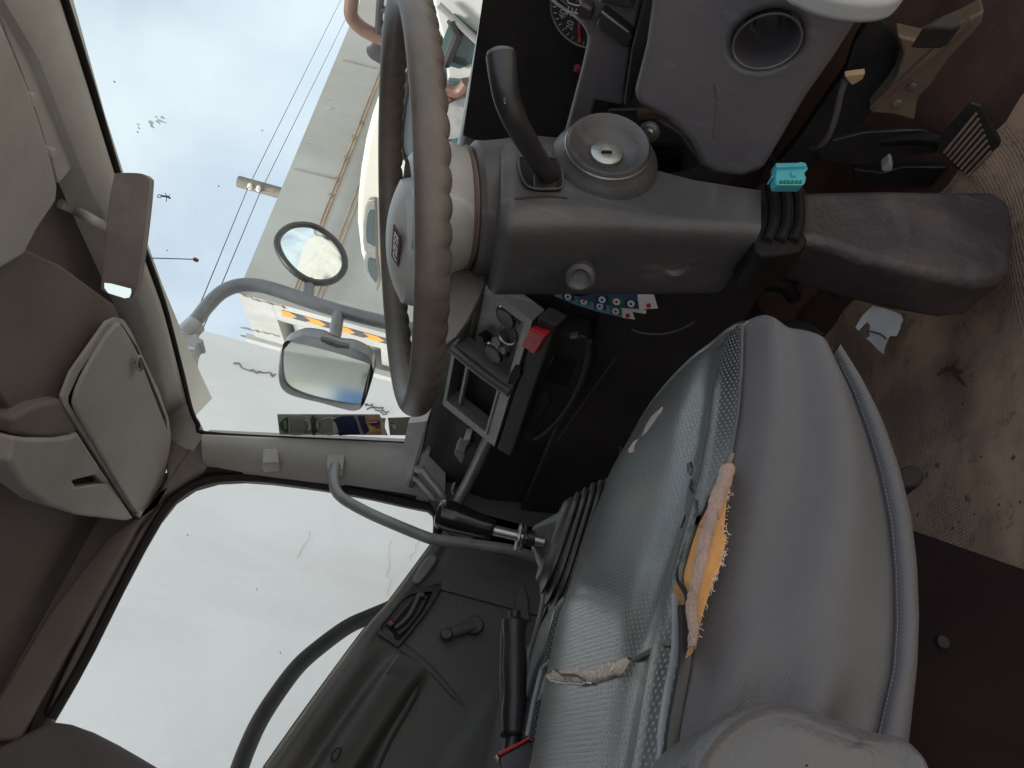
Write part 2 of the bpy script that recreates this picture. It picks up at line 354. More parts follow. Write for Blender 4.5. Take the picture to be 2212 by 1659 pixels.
def text(name, body, M, size, m, parent=None, ext=.0004):
    c = bpy.data.curves.new(name, 'FONT'); c.body = body; c.size = size; c.extrude = ext; c.align_x = 'CENTER'; c.align_y = 'CENTER'
    c.materials.append(m); tmp = bpy.data.objects.new('lettering_curve', c); col.objects.link(tmp)
    me = bpy.data.meshes.new_from_object(tmp.evaluated_get(bpy.context.evaluated_depsgraph_get())); bpy.data.objects.remove(tmp); bpy.data.curves.remove(c)
    me.name = name; o = bpy.data.objects.new(name, me); col.objects.link(o)
    me.transform(M)
    if parent is not None:
        o.parent = parent; o.matrix_parent_inverse = Matrix.Translation(-parent.location) if parent.type == 'EMPTY' else Matrix.Identity(4)
    return o
def basis(org, xd, yd):
    x = Vector(xd).normalized(); z = x.cross(Vector(yd)).normalized(); y = z.cross(x); o = Vector(org)
    return Matrix(((x.x, y.x, z.x, o.x), (x.y, y.y, z.y, o.y), (x.z, y.z, z.z, o.z), (0, 0, 0, 1)))
XS = lambda pts, X, f=None: [at(*(f(*p) if f else p), X=X) for p in pts]
YS = lambda pts, Y, f=None: [at(*(f(*p) if f else p), Y=Y) for p in pts]
ZS = lambda pts, Z, f=None: [at(*(f(*p) if f else p), Z=Z) for p in pts]
ON = lambda pts, p0, n, f=None: [on(*(f(*p) if f else p), Vector(p0), Vector(n)) for p in pts]
GZ = -1.55                                     # ground level below the eye

# ================================================================== OUTSIDE: yard, walls, poles, other vehicles
g = bmesh.new(); bmesh.ops.create_grid(g, x_segments=2, y_segments=2, size=900)
for v in g.verts: v.co.z = GZ
tag(obj('ground', g, CONC, smooth=False), kind='structure')

CRACKL = mat('hairline_crack', (.36, .34, .31), .95, .2, 8, 0)
# near wall along the left side of the lorry
NX = -3.2
nw = thing('boundary_wall', (NX - .2, -4, GZ), 'tall white plastered wall close beside the passenger side, seen through the side window', 'wall')
y_end = at(480, 725, X=NX).y
obj('wall_face', boxm((NX - .2, (y_end - 16) / 2, (GZ + 2.9) / 2), .4, y_end + 16, 2.9 - GZ), WALLM, nw, smooth=False)
def crack(pts, X, w, parent, m=CRACK, f=None):
    P = [at(*(f(*p) if f else p), X=X) for p in pts]; fine = []
    for a, b in zip(P, P[1:]):
        for k in range(4):
            q = a.lerp(b, k / 4); fine.append(q + Vector((0, random.uniform(-1, 1), random.uniform(-1, 1))) * .012)
    fine.append(P[-1])
    return obj('crack', tube(fine, lambda s: w * (.5 + .5 * math.sin(s * 9 + 1) ** 2), 5, 1), m, parent)
crack([(0, 910), (150, 965), (300, 1020), (420, 1045), (460, 1040)], NX + .002, .0055, nw, f=m5)
crack([(1385, 1345), (1460, 1360), (1540, 1400), (1659, 1432)], NX + .002, .005, nw, f=m5)
crack([(1440, 1390), (1540, 1430), (1640, 1455)], NX + .002, .004, nw, f=m5)
for pts in ([(650, 0), (540, 180)], [(1410, 30), (1345, 200)], [(1215, 30), (1190, 300), (1180, 450)]):
    crack(pts, NX + .0, .0013, nw, m=CRACKL, f=d2)

# second building behind it: corner block with a hazard-taped column and slatted bay, long grey wall
K = at(570, 648, t=9.0)
aL = Vector((-math.cos(rad(12)), math.sin(rad(12)), 0)); aR = Vector((math.sin(rad(14)), math.cos(rad(14)), 0))
nA = Vector((-math.sin(rad(12)), -math.cos(rad(12)), 0)); nR = Vector((math.cos(rad(14)), -math.sin(rad(14)), 0))
ztop = at(*m5(60, 180), t=9.0).z; up = Vector((0, 0, 1))
K = Vector((K.x, K.y, 0))
cb = thing('corner_building', (K.x, K.y, GZ), 'pale flaking corner building with a yellow and black taped column beyond the white wall', 'building')
def fa(a, z, d=0): return K + aL * a + up * z - nA * d
def bb(name, a0, a1, z0, z1, d0, d1, m, parent):   # box on face A, proud by d0, sunk to d1
    return obj(name, prism([fa(a0, z0, -d0), fa(a1, z0, -d0), fa(a1, z1, -d0), fa(a0, z1, -d0)], -nA * (d0 - d1)), m, parent, smooth=False)
def fac(px, f):                                        # pixel -> (a, z) on face A
    p = on(*f(*px), K, nA) - K; return p.dot(aL), p.z
a_s, z_s = fac((520, 362), m5); a_e, z_e = fac((1600, 695), m5)
a_h = (a_s + a_e) / 2
aw, zw = fac((95, 655), m5); a_b0, z_b0 = fac((545, 420), m5)
bb('corner_column', 0, a_h + .24, GZ, z_b0 + .1, 0, -.5, WALL3, cb)
bb('upper_block', 0, max(aw, 1.6), z_b0 + .1, ztop, .002, -.6, WALL3, cb)
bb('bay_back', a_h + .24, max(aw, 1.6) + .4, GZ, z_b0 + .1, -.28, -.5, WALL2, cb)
for k in range(11):
    z1 = z_b0 - .02 - k * .36
    bb('slat', a_h + .24, a_h + 1.05, z1 - .20, z1, -.1, -.16, LORRYW, cb)
bb('side_pier', a_h + 1.05, max(aw, 1.6) + .4, GZ, z_b0 + .1, -.002, -.45, WALL3, cb)
bb('ledge', a_h + .95, a_h + 1.06, GZ, z_b0 + .6, .05, -.02, WALL3, cb)
u_ = loft([[fa(a_h - .07, z, -.006) , fa(a_h + .07, z, -.006)] for z in [z_s - .12 * i for i in range(int((z_s - GZ) / .12))]])
obj('hazard_tape', u_, HAZ, cb, smooth=False, solid=.003)
for pts in ([(60, 175), (200, 225), (300, 265), (420, 290), (600, 340)], [(80, 545), (240, 575), (350, 595), (540, 640)], [(95, 625), (260, 690), (430, 735)]):
    P = [on(*m5(*p), K - nA * -.003, nA) for p in pts]
    fine = [a.lerp(b, k / 5) + up * random.uniform(-.02, .02) + aL * random.uniform(-.02, .02) for a, b in zip(P, P[1:]) for k in range(5)]
    obj('flaking_edge', tube(fine, lambda s: .006 + .010 * math.sin(s * 11) ** 2, 5, 1), STAIN, cb)
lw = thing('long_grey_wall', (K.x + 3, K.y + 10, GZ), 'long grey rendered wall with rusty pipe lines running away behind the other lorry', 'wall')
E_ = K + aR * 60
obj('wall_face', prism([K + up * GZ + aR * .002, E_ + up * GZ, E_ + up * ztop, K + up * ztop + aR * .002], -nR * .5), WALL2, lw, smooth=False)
def onw(px, f): return on(*f(*px), K + nR * .04, nR)
PIPE = mat('rusty_conduit', (.30, .22, .15), .8, .3, 4, 0)
for A, B, r, nm in (((1030, 505), (640, 1445), .012, 'rusty_pipe'), ((1024, 575), (662, 1450), .012, 'rusty_pipe'), ((888, 1205), (772, 1575), .011, 'rusty_pipe'), ((884, 1335), (792, 1575), .011, 'rusty_pipe')):
    a, b = onw(A, b2), onw(B, b2); z = (a.z + b.z) / 2; dd = (a - K).dot(aR)
    s = K + nR * .04 + up * z
    obj(nm, tube([s + aR * .1, s + aR * max(16, dd)], r, 8, 1), PIPE, lw)
for A, B in (((800, 390), (1015, 445)), ((480, 1095), (750, 1160))):
    a, b = on(*b2(*A), K + nR * .004, nR), on(*b2(*B), K + nR * .004, nR)
    obj('render_joint', tube([a, b], .006, 5, 1), STAIN, lw)
for k in range(5):
    a = onw(((925, 795), (870, 890), (820, 1025), (760, 1162), (722, 1265))[k], b2)
    obj('pipe_clip', boxm(a, .03, .035, .045), STAIN, lw, smooth=False)

# utility pole and two wires behind the grey wall
pt = at(515, 392, t=15); pb = Vector((pt.x, pt.y, GZ))
up_ = thing('utility_pole', pb, 'weathered utility pole top with white insulators rising behind the grey wall', 'pole')
obj('post', tube([pb, pt], .11, 12, 1), WOOD, up_)
for sx, sy in ((196, 1208), (252, 1222)):
    q = at(*b2(sx, sy), t=14.9)
    obj('insulator', lathe([(0, -.06), (.03, -.05), (.05, -.01), (.032, 0), (.045, .03), (.02, .06), (0, .065)], q, (.3, .9, .1), 14), WHITEP, up_)
ins = [at(*b2(185, 1215), t=14.85), at(*b2(262, 1248), t=14.85)]
for i, (a0, b0, lab) in enumerate((((736, 0), (425, 675), 'thin overhead wire, the one farther from the grey wall'), ((751, 32), (447, 690), 'thin overhead wire, the one closer to the grey wall'))):
    a = at(*a0, t=26); b = at(*b0, t=9.5)
    o = obj('overhead_wire', tube([a.lerp(b, -.5), a, ins[i], b, a.lerp(b, 1.6)], .007, 6, 1), WIRE)
    tag(o, lab, 'wire', 'overhead wires')

# cream bus facing the lorry
BY = 4.0
BS = lambda pts, f=None, Y=BY: [at(*(f(*p) if f else p), Y=Y) for p in pts]
bus = thing('parked_bus', (at(780, 450, Y=BY).x, BY + 2, GZ), 'cream bus with rounded roof parked nose-on just ahead, partly behind the steering wheel', 'bus')
roof = BS([(815, 628), (792, 592), (777, 550), (769, 480), (770, 430), (776, 370), (786, 310), (800, 255), (822, 190), (850, 110), (880, 40), (905, -40)])
lowL, lowR = Vector((roof[0].x - .02, BY, GZ + .45)), Vector((roof[-1].x, BY, GZ + .45))
outline = roof + [lowR, lowL]
ws_hole = BS([(858, 402), (845, 470), (850, 560), (880, 620), (960, 650), (1040, 600), (1060, 480), (1050, 380), (985, 345), (900, 370)])
ws2_hole = BS([(905, 110), (880, 190), (868, 290), (874, 335), (900, 345), (950, 330), (1010, 250), (1035, 130), (1030, 60)])
obj('body', prism(outline, (0, 5.5, 0)), CREAM, bus, bevel=.05)
Y1 = lambda pts, d: [p * ((BY + d) / p.y) for p in pts]
for hole in (ws_hole, ws2_hole):
    s_ = [p + Vector((0, -.012, 0)) for p in hole]
    w_ = obj('windscreen_pane', prism(s_, (0, .03, 0)), DKGLASS, bus, bevel=.01)
    obj('rubber_surround', tube([p + Vector((0, -.015, 0)) for p in hole], .018, 6, 3, closed=True), RUBBER, w_)
for pts in ([(335, 490), (270, 495), (240, 560), (222, 700), (218, 850), (232, 950), (300, 985), (345, 1010), (345, 900)], [(345, 985), (245, 960), (232, 1010), (235, 1130), (280, 1230), (345, 1310), (372, 1200)]):
    pp = [q + Vector((0, -.03, 0)) for q in BS(pts, w2)]
    fr = obj('roof_light_bezel', prism(pp, (0, .06, 0)), SILVER, bus, bevel=.015)
    cen = sum(pp, Vector()) / len(pp)
    obj('dark_lens', prism([cen.lerp(q, .62) + Vector((0.03, -.006, -.01)) for q in pp], (0, .03, 0)), DKGLASS, fr)
obj('pale_sticker', prism([q + Vector((0, -.03, 0)) for q in BS([(605, 385), (655, 430), (605, 550), (555, 515)], w2)], (0, .01, 0)), TEALST, bus, smooth=False)
# its mirror frame and rust-brown bars
br = thing('mirror_bracket', (at(820, 60, Y=3.7).x, 3.7, GZ + 2.5), 'black tubular mirror bracket with rust-brown arm on the cream bus beyond the steering wheel', 'mirror bracket')
FZ = lambda pts: [at(*w1(*p), Y=3.7) for p in pts]
obj('bracket_bar', tube(FZ([(445, -60), (430, 100), (415, 400), (400, 590), (445, 635), (520, 650)]), .02, 8, 3), BLACK, br)
obj('bracket_bar', tube(FZ([(440, 85), (540, 120)]), .018, 8, 1), BLACK, br)
obj('bracket_bar', tube(FZ([(500, 230), (460, 350), (440, 470)]), .016, 8, 3), BLACK, br)
obj('mirror_back', lathe([(0, 0), (.05, .005), (.055, .012), (.04, .02), (0, .022)], FZ([(405, 540)])[0], (0, -1, 0), 20), BLACK, br)
obj('arm', tube(FZ([(150, -80), (130, 60), (130, 150), (170, 230), (260, 310), (380, 375), (520, 440)]), .036, 12, 5), RUST, br)
lr = thing('white_lorry_cab', (at(1000, 150, Y=3.0).x, 3.2, GZ), 'white lorry cab with rust-brown grab bars just ahead, seen right of the steering wheel rim', 'lorry')
LY = 3.0
LS = lambda pts, d=0: [at(*w1(*p), Y=LY) + Vector((0, d, 0)) for p in pts]
obj('side_panel', prism(LS([(985, -80), (1000, 100), (1090, 420), (1120, 620), (1150, 1000), (1190, 1560), (1210, 1800), (1500, 1800), (1700, -80)]), (0, 1.6, 0)), LORRYW, lr, bevel=.02)
obj('window', prism(LS([(1215, 140), (1110, 400), (1140, 660), (1290, 700), (1430, 640), (1500, 380), (1480, 350)], -.02), (0, .03, 0)), GREENG, lr)
obj('window', prism(LS([(1165, 820), (1200, 1200), (1190, 1560), (1290, 1640), (1420, 1250), (1440, 800), (1280, 830)], -.02), (0, .03, 0)), GREENG, lr)
obj('window_bar', tube(LS([(1225, 140), (1290, 290), (1160, 610)], -.05), .022, 8, 1), BLACK, lr)
obj('rain_channel', tube(LS([(1090, -20), (1300, 180), (1500, 370)], -.05), .014, 8, 1), GREYPIPE, lr)
obj('grab_bar', tube(LS([(1100, 745), (1200, 775), (1300, 800), (1370, 780), (1430, 700)], -.12), .026, 10, 4), RUST, lr)
obj('grab_bar', tube(LS([(1250, 830), (1200, 940), (1165, 1090)], -.12), .024, 10, 3), RUST, lr)
obj('inner_seat', lathe([(0, 0), (.10, .01), (.13, .05), (.11, .09), (0, .1)], LS([(1270, 1080)], -.06)[0], (0, -1, 0), 20, sx=.7), GREYPIPE, lr)
# far yard buildings that only the mirrors show
fb = thing('blue_roofed_shed', (-2.6, -26, GZ), 'blue and white shed far behind, reflected in the rectangular mirror', 'shed')
obj('shed_wall', boxm((-2.6, -27, GZ + 1.6), 3.2, 4, 3.2), WHITEP, fb, smooth=False)
obj('shed_front', boxm((-2.6, -24.98, GZ + .8), 2.6, .06, 1.6), mat('blue_sheet', (.05, .2, .45), .5), fb, smooth=False)
obj('shed_roof', prism([Vector((-4.4, -24.6, GZ + 3.2)), Vector((-.8, -24.6, GZ + 3.2)), Vector((-2.6, -24.6, GZ + 4.1))], (0, -4.8, 0)), mat('yellow_sheet', (.5, .36, .08), .5), fb, smooth=False)
# ================================================================== CAB SHELL
LX = -1.66                                       # inner face of the passenger door
cab = thing('truck_cab', (-.93, .2, -.6), 'worn beige-grey lorry cab shell with headlining, pillars and curved windscreen', 'lorry cab')
def ws(X, z): return .86 + .25 * (.66 - z) - .62 * max(0, abs(X + .93) - .3) ** 2
# windscreen
rows = []
for i in range(9):
    z = .69 - .95 * i / 8
    rows.append([Vector((x, ws(x, z) + .012, z)) for x in [-1.70 + 1.56 * j / 24 for j in range(25)]])
obj('windscreen', loft(rows), GLASS, cab)
# header rail between windscreen and visors
top = []
hdr = [(-60, -170), (0, -60 * 1.6)]
edge = [at(100, -90, Z=.66), at(130, 0, Z=.66), at(190, 190, Z=.66), at(245, 370, Z=.66), at(297, 520, Z=.655), at(345, 650, Z=.65), at(375, 760, Z=.645), at(393, 830, Z=.635)]
edge_c = edge + [at(402, 868, X=-1.565), at(410, 895, X=-1.585), at(422, 920, X=-1.60), at(437, 938, X=-1.61)]
inner = [at(-40, -90, Z=.648), at(8, 0, Z=.648), at(85, 130, Z=.648), at(163, 330, Z=.648), at(232, 500, Z=.648), at(296, 655, Z=.648), at(335, 760, Z=.645), at(352, 850, Z=.64), at(360, 900, X=-1.60), at(364, 930, X=-1.62), at(366, 960, X=-1.635), at(372, 1010, X=-1.65)]
E1 = [polyl(edge_c, i / 40) for i in range(41)]; I1 = [polyl(inner, i / 40) for i in range(41)]
obj('header_rail', loft([[e + Vector((0, .03, .02)), e + Vector((0, .012, .003)), e, e.lerp(i, .12) + Vector((0, 0, -.006)), e.lerp(i, .5) + Vector((0, 0, -.012)), e.lerp(i, .9) + Vector((0, 0, -.004)), i, i + Vector((0, -.02, .03))] for e, i in zip(E1, I1)]), TRIM, cab)
obj('glass_seal', tube([e + Vector((0, .004, -.004)) for e in edge_c] + [at(600, 946, X=-1.612), at(760, 953, X=-1.612), at(900, 960, X=-1.612)], .005, 8, 3), RUBBER, cab)
# headlining: gently domed roof
rows = []
for i in range(15):
    y = .82 - 1.71 * i / 14
    rows.append([Vector((x, y, .705 + .06 * (1 - ((x + .93) / .8) ** 2) * min(1, (.82 - y) * 4) - (.05 if y > .8 else 0) * 0)) for x in [-1.72 + 1.58 * j / 16 for j in range(17)]])
obj('headlining', loft(rows), LINER, cab)
# overhead console with a pocket for the mirror
zt = .662
conA = [(128, 395), (113, 415), (125, 440), (55, 552), (66, 562), (103, 648), (160, 760), (215, 775), (290, 680), (222, 505), (163, 340)]
obj('pocket_back', prism(ZS([(90, 300), (20, 560), (100, 700), (230, 700), (260, 600), (230, 480), (165, 320)], .70), (0, 0, .01)), LINER, cab)
# lip strip of driver visor housing
lip = ZS([(-90, -150), (7, 0), (80, 120), (163, 323), (167, 340), (160, 360), (127, 398), (105, 330), (60, 190), (0, 36), (-80, -120)], .657)
obj('visor_surround', prism(lip, (0, 0, .03)), TRIM, cab, bevel=.006)
pad = ZS([(60, 540), (135, 575), (250, 660), (262, 690), (215, 740), (160, 820), (135, 870), (95, 930), (30, 900), (-90, 700), (-60, 560)], .655)
obj('roof_panel', prism(pad, (0, 0, .03)), LINER, cab, bevel=.005)
# passenger visor housing (raised lip round the visor) and the bulged corner tray
lipo = [r5(*p) for p in [(590, 495), (625, 505), (660, 560), (720, 690), (800, 860), (850, 1000), (862, 1100), (845, 1240), (800, 1390), (750, 1500), (690, 1500), (590, 1350), (440, 1120), (318, 925), (315, 890), (360, 770), (480, 600), (540, 515)]]
lipi = [r5(*p) for p in [(592, 525), (612, 525), (690, 640), (775, 840), (838, 1000), (846, 1110), (826, 1240), (780, 1380), (735, 1478), (692, 1466), (590, 1310), (450, 1095), (345, 920), (345, 890), (400, 770), (510, 605), (560, 535)]]
L1, L2 = ZS(lipo, .634), ZS(lipi, .634)
obj('visor_surround', prism(L1, (0, 0, .006), holes=(L2,)), TRIM, cab, bevel=.002)
obj('visor_recess', prism(ZS(lipi, .641), (0, 0, .01)), RUBBER, cab)  # black sheet, so the gap round the visor is dark by colour
slot = [r5(*p) for p in [(372, 1318), (490, 1287), (526, 1330), (392, 1352)]]
tray = [r5(*p) for p in [(80, 1095), (150, 1105), (290, 1105), (372, 1090), (395, 1070), (470, 1190), (560, 1330), (640, 1450), (678, 1508), (640, 1518), (520, 1505), (400, 1490), (250, 1440), (120, 1340), (50, 1220)]]
T0 = ZS(tray, .628); S0 = ZS(slot, .628)
obj('corner_tray', prism(T0, (0, 0, .05), holes=(S0,)), VISOR, cab, bevel=.018, seg=4)
obj('tray_slot', prism(ZS(slot, .645), (0, 0, .01)), RUBBER, cab)
tray2 = [r5(*p) for p in [(190, 930), (320, 900), (345, 960), (400, 1060), (372, 1086), (290, 1100), (150, 1098), (75, 1085), (60, 1000)]]
obj('corner_tray', prism(ZS(tray2, .636), (0, 0, .05)), LINER, cab, bevel=.015, seg=4)
# passenger side: door-opening surround (X plane) with window hole, and A-pillar cover
win = [(112, 1552), (160, 1470), (200, 1396), (260, 1275), (310, 1180), (345, 1120), (378, 1078), (420, 1050), (470, 1036), (530, 1033), (600, 1038), (700, 1052), (800, 1070), (880, 1088), (925, 1097), (941, 1110), (945, 1140), (940, 1180), (893, 1245), (845, 1310), (760, 1418), (668, 1540), (580, 1659), (520, 1740), (440, 1850), (250, 1900), (40, 1690)]
W_ = XS(win, LX)
outer = XS([(-90, 1560), (140, 1150), (330, 1035), (420, 985), (700, 985), (900, 1000), (1010, 1010), (1150, 1160), (1350, 1659), (1300, 2050), (200, 2100), (-200, 1900)], LX)
obj('door_frame', prism(outer, (-.03, 0, 0), holes=(W_,)), LINER, cab, bevel=.006)
obj('outer_skin', prism([p * ((LX - .034) / LX) for p in outer], (-.03, 0, 0), holes=([p * ((LX - .034) / LX) for p in W_],)), WHITEP, cab, bevel=.006)
seal = [p + Vector((.006, 0, 0)) for p in W_[:18]]
obj('window_seal', tube(seal, .010, 8, 3), RUBBER, cab)
seal2 = XS([(60, 1600), (130, 1440), (230, 1245), (310, 1110), (352, 1062), (400, 1030), (460, 1016), (560, 1018), (700, 1036), (830, 1058), (900, 1072)], LX + .012)
obj('door_seal', tube(seal2, .012, 8, 4), RUBBER, cab)
Wg = XS(win, LX - .02)
obj('side_window', prism(Wg, (-.004, 0, 0)), DGLASS, cab, smooth=False)
# A pillar: rounded cover from windscreen edge to door seal
Apil = []
lefts = [at(437, 938, X=-1.606), at(520, 942, X=-1.606), at(620, 946, X=-1.606), at(760, 952, X=-1.606), at(880, 958, X=-1.606), at(960, 965, X=-1.606)]
rights = [at(440, 1008, X=-1.638), at(520, 1018, X=-1.638), at(620, 1030, X=-1.638), at(760, 1048, X=-1.638), at(875, 1066, X=-1.638), at(960, 1085, X=-1.638)]
rows = []
for i in range(21):
    a, b = polyl(lefts, i / 20), polyl(rights, i / 20)
    r_ = [a + Vector((-.03, .03, 0)), a + Vector((-.008, .006, 0))]
    for t in (0, .12, .3, .5, .7, .88, 1): r_.append(a.lerp(b, t) + Vector((.022 * math.sin(math.pi * t) ** .6, 0, 0)))
    r_.append(b + Vector((-.03, -.01, 0))); rows.append(r_)
apil = obj('pillar_cover', loft(rows), TRIM, cab)
# corner piece above pillar between header and door
corner = XS([(352, 905), (437, 936), (446, 1012), (405, 1033), (355, 1066), (300, 1130), (240, 1240), (150, 1400), (40, 1600), (-60, 1600), (100, 1330), (230, 1160), (330, 1090), (360, 1030)], -1.628)
obj('pillar_corner', prism(corner, (-.03, 0, 0)), LINER, cab, bevel=.008)
clipA = XS([(567, 970), (600, 968), (603, 1000), (565, 1002)], -1.575)
obj('trim_clip', prism(clipA, (-.04, 0, 0)), TRIM, cab, bevel=.004)
# dark rounded trim at the rear top corner of the window
bp = XS([(105, 1556), (150, 1562), (200, 1580), (255, 1608), (310, 1640), (360, 1670), (420, 1720), (420, 1850), (-200, 1850), (-60, 1640)], -1.60)
obj('rear_pillar_trim', prism(bp, (-.05, 0, 0)), mat('dark_trim', (.10, .085, .09), .6, .2), cab, bevel=.012)
# floor pan, firewall, rear wall, driver side pillar and sill, nose skin
obj('floor_pan', boxm((-.93, .28, -.585), 1.5, 1.6, .05), PLUM, cab, smooth=False)
obj('firewall', prism([Vector((-1.7, .93, -.60)), Vector((-1.7, 1.12, -.42)), Vector((-1.7, 1.16, .06)), Vector((-1.7, 1.20, .06)), Vector((-1.7, 1.19, -.45)), Vector((-1.7, .97, -.64))], (1.56, 0, 0)), MUD, cab, bevel=.01)
obj('rear_wall', boxm((-.93, -.93, .04), 1.6, .04, 1.36), DASH, cab, smooth=False)
if 0: obj('right_rear_pillar', prism([Vector((-.17, y, z)) for y, z in ((-.95, -.6), (-.16, -.6), (-.13, -.1), (-.20, .70), (-.95, .72))], (.05, 0, 0)), PANEL, cab, bevel=.01)
if 0: obj('driver_door', prism([Vector((-.13, 1.02, -.60)), Vector((.85, 1.10, -.60)), Vector((.85, 1.10, .12)), Vector((-.13, 1.02, .02))], (.0, .08, 0)), WHITEP, cab, bevel=.01)
nose = []
for zz in (.0, -.3, -.7): nose.append([Vector((x, ws(x, min(zz, .0)) + .2, zz)) for x in [-1.74 + 1.62 * j / 16 for j in range(17)]])
obj('nose_skin', loft(nose), WHITEP, cab, solid=.02)
obj('roof_skin', loft([[Vector((x, y, .80 - .06 * ((x + .93) / .8) ** 2 - (.07 if y > .7 else 0))) for x in [-1.74 + 1.62 * j / 8 for j in range(9)]] for y in (.95, .7, .2, -.95)]), WHITEP, cab, solid=.02)
obj('load_box', boxm((-.93, -4.0, .25), 1.9, 5.6, 1.9), WHITEP, cab, smooth=False)
obj('cowl_side', prism([Vector((-1.64, y, z)) for y, z in ((.60, -.58), (.60, .0), (.72, .0), (.80, .09), (1.2, .09), (1.2, -.58))], (-.03, 0, 0)), DOORP, cab, smooth=False)
obj('lower_side_skin', boxm((-1.715, .1, -.45), .04, 1.9, .6), WHITEP, cab, smooth=False)
# front right kick panel
OLI = YS([p4(*p) for p in [(1440, 210), (1490, 225), (1600, 250), (1700, 190), (1850, 130), (1975, 60), (1960, 140), (1900, 215), (1760, 360), (1650, 520), (1570, 600), (1548, 735), (1430, 700), (1275, 685), (1380, 560), (1440, 470), (1478, 320)]], .935)
kp = obj('kick_panel', prism(OLI, (0, .03, 0)), OLIVE, cab, bevel=.004)
a, b = at(*p4(1290, 660), Y=.93), at(*p4(1890, 120), Y=.93)
obj('panel_seam', tube([a, a.lerp(b, .3), a.lerp(b, .6), b], .004, 6, 1), MUD, kp)
for q in ((1445, 622), (1535, 517)):
    obj('bolt', lathe([(.0055, 0), (.0055, .003), (.002, .004), (0, .004)], at(*p4(*q), Y=.934), (0, -1, 0), 10), STEEL, kp)

# floor mat: one sheet following the floor and the toe board
fm = bmesh.new()
rows = []
prof = [(-.20, -.545), (.1, -.548), (.3, -.55), (.5, -.552), (.7, -.55), (.85, -.545), (.91, -.535), (.95, -.515)]
for y, z in prof:
    rows.append([Vector((x, y, z + .004 * math.sin(x * 23 + y * 31) + .003 * math.sin(x * 61))) for x in [-1.25 + 1.02 * j / 30 for j in range(31)]])
fmo = obj('floor_mat', loft(rows), None, None, solid=.008)
m, nt, b_ = _nt('studded_mat'); L_ = nt.links.new
uvn = N(nt, 'ShaderNodeTexCoord'); mp = N(nt, 'ShaderNodeVectorMath', operation='SCALE'); mp.inputs['Scale'].default_value = 220.0; L_(uvn.outputs['UV'], mp.inputs[0])
vo = N(nt, 'ShaderNodeTexVoronoi'); vo.inputs['Randomness'].default_value = .12; vo.inputs['Scale'].default_value = 1.0; L_(mp.outputs[0], vo.inputs['Vector'])
nn = N(nt, 'ShaderNodeTexNoise', Scale=5.0, Detail=8.0, Roughness=.62); L_(uvn.outputs['Object'], nn.inputs['Vector'])
rp = N(nt, 'ShaderNodeValToRGB'); rp.color_ramp.elements[0].position = .40; rp.color_ramp.elements[1].position = .58
rp.color_ramp.elements[0].color = (.15, .105, .092, 1); rp.color_ramp.elements[1].color = (.45, .29, .20, 1); L_(nn.outputs['Fac'], rp.inputs['Fac'])
st = N(nt, 'ShaderNodeMapRange'); st.inputs['From Min'].default_value = .2; st.inputs['From Max'].default_value = .5; st.inputs['To Min'].default_value = 1; st.inputs['To Max'].default_value = 0; L_(vo.outputs['Distance'], st.inputs['Value'])
n6 = N(nt, 'ShaderNodeTexNoise', Scale=9.0, Detail=4.0); L_(uvn.outputs['Object'], n6.inputs['Vector'])
wv = N(nt, 'ShaderNodeMapRange'); wv.inputs['From Min'].default_value = .42; wv.inputs['From Max'].default_value = .6; L_(n6.outputs['Fac'], wv.inputs['Value'])
tm = N(nt, 'ShaderNodeMapRange'); tm.inputs['From Min'].default_value = .46; tm.inputs['From Max'].default_value = .56; tm.inputs['To Min'].default_value = 1; tm.inputs['To Max'].default_value = .12; L_(nn.outputs['Fac'], tm.inputs['Value'])
sm = math_n(nt, 'MULTIPLY', st.outputs['Result'], math_n(nt, 'MULTIPLY', tm.outputs['Result'], .6))
mx = N(nt, 'ShaderNodeMixRGB'); mx.inputs['Color2'].default_value = (.48, .34, .26, 1); L_(sm, mx.inputs['Fac']); L_(rp.outputs['Color'], mx.inputs['Color1'])
n9 = N(nt, 'ShaderNodeTexNoise', Scale=38.0, Detail=5.0, Roughness=.7); L_(uvn.outputs['Object'], n9.inputs['Vector'])
r9 = N(nt, 'ShaderNodeMapRange'); r9.inputs['From Min'].default_value = .54; r9.inputs['From Max'].default_value = .68; r9.inputs['To Max'].default_value = .75; L_(n9.outputs['Fac'], r9.inputs['Value'])
mz = N(nt, 'ShaderNodeMixRGB'); mz.inputs['Color2'].default_value = (.17, .095, .07, 1); L_(r9.outputs[0], mz.inputs['Fac']); L_(mx.outputs['Color'], mz.inputs['Color1'])
L_(mz.outputs['Color'], b_.inputs['Base Color']); b_.inputs['Roughness'].default_value = .78
bp_ = N(nt, 'ShaderNodeBump', Strength=.5, Distance=.002); L_(math_n(nt, 'ADD', math_n(nt, 'MULTIPLY', st.outputs['Result'], tm.outputs['Result']), math_n(nt, 'MULTIPLY', nn.outputs['Fac'], 1.5)), bp_.inputs['Height']); L_(bp_.outputs[0], b_.inputs['Normal'])
fmo.data.materials.append(m)
tag(fmo, 'dusty tan studded rubber mat on the cab floor with dark worn patches', 'floor mat')
gr = bmesh.new()
for _ in range(150):
    x, y = random.uniform(-1.05, -.42), random.uniform(.3, .9); q = .0012 + .0022 * random.random() ** 3
    boxm((x, y, -.543 + (y < .3) * .0), q * random.uniform(1, 2.5), q * random.uniform(1, 2), q, M=Matrix.Rotation(random.uniform(0, 3), 3, 'Z'), bm=gr)
tag(obj('grit', gr, MUD, fmo, smooth=False), kind='stuff')
# bent wrinkle lines on the mat
for pts in ([(1860, 690), (1835, 860), (1780, 940), (1730, 985)], [(1840, 1010), (1790, 1010), (1720, 985), (1650, 1030)], [(1730, 985), (1810, 1070), (1880, 1140)]):
    obj('crease', tube([p + Vector((0, 0, .002)) for p in ZS([f8(*p) for p in pts], -.548)], .003, 6, 3), MUD, fmo)
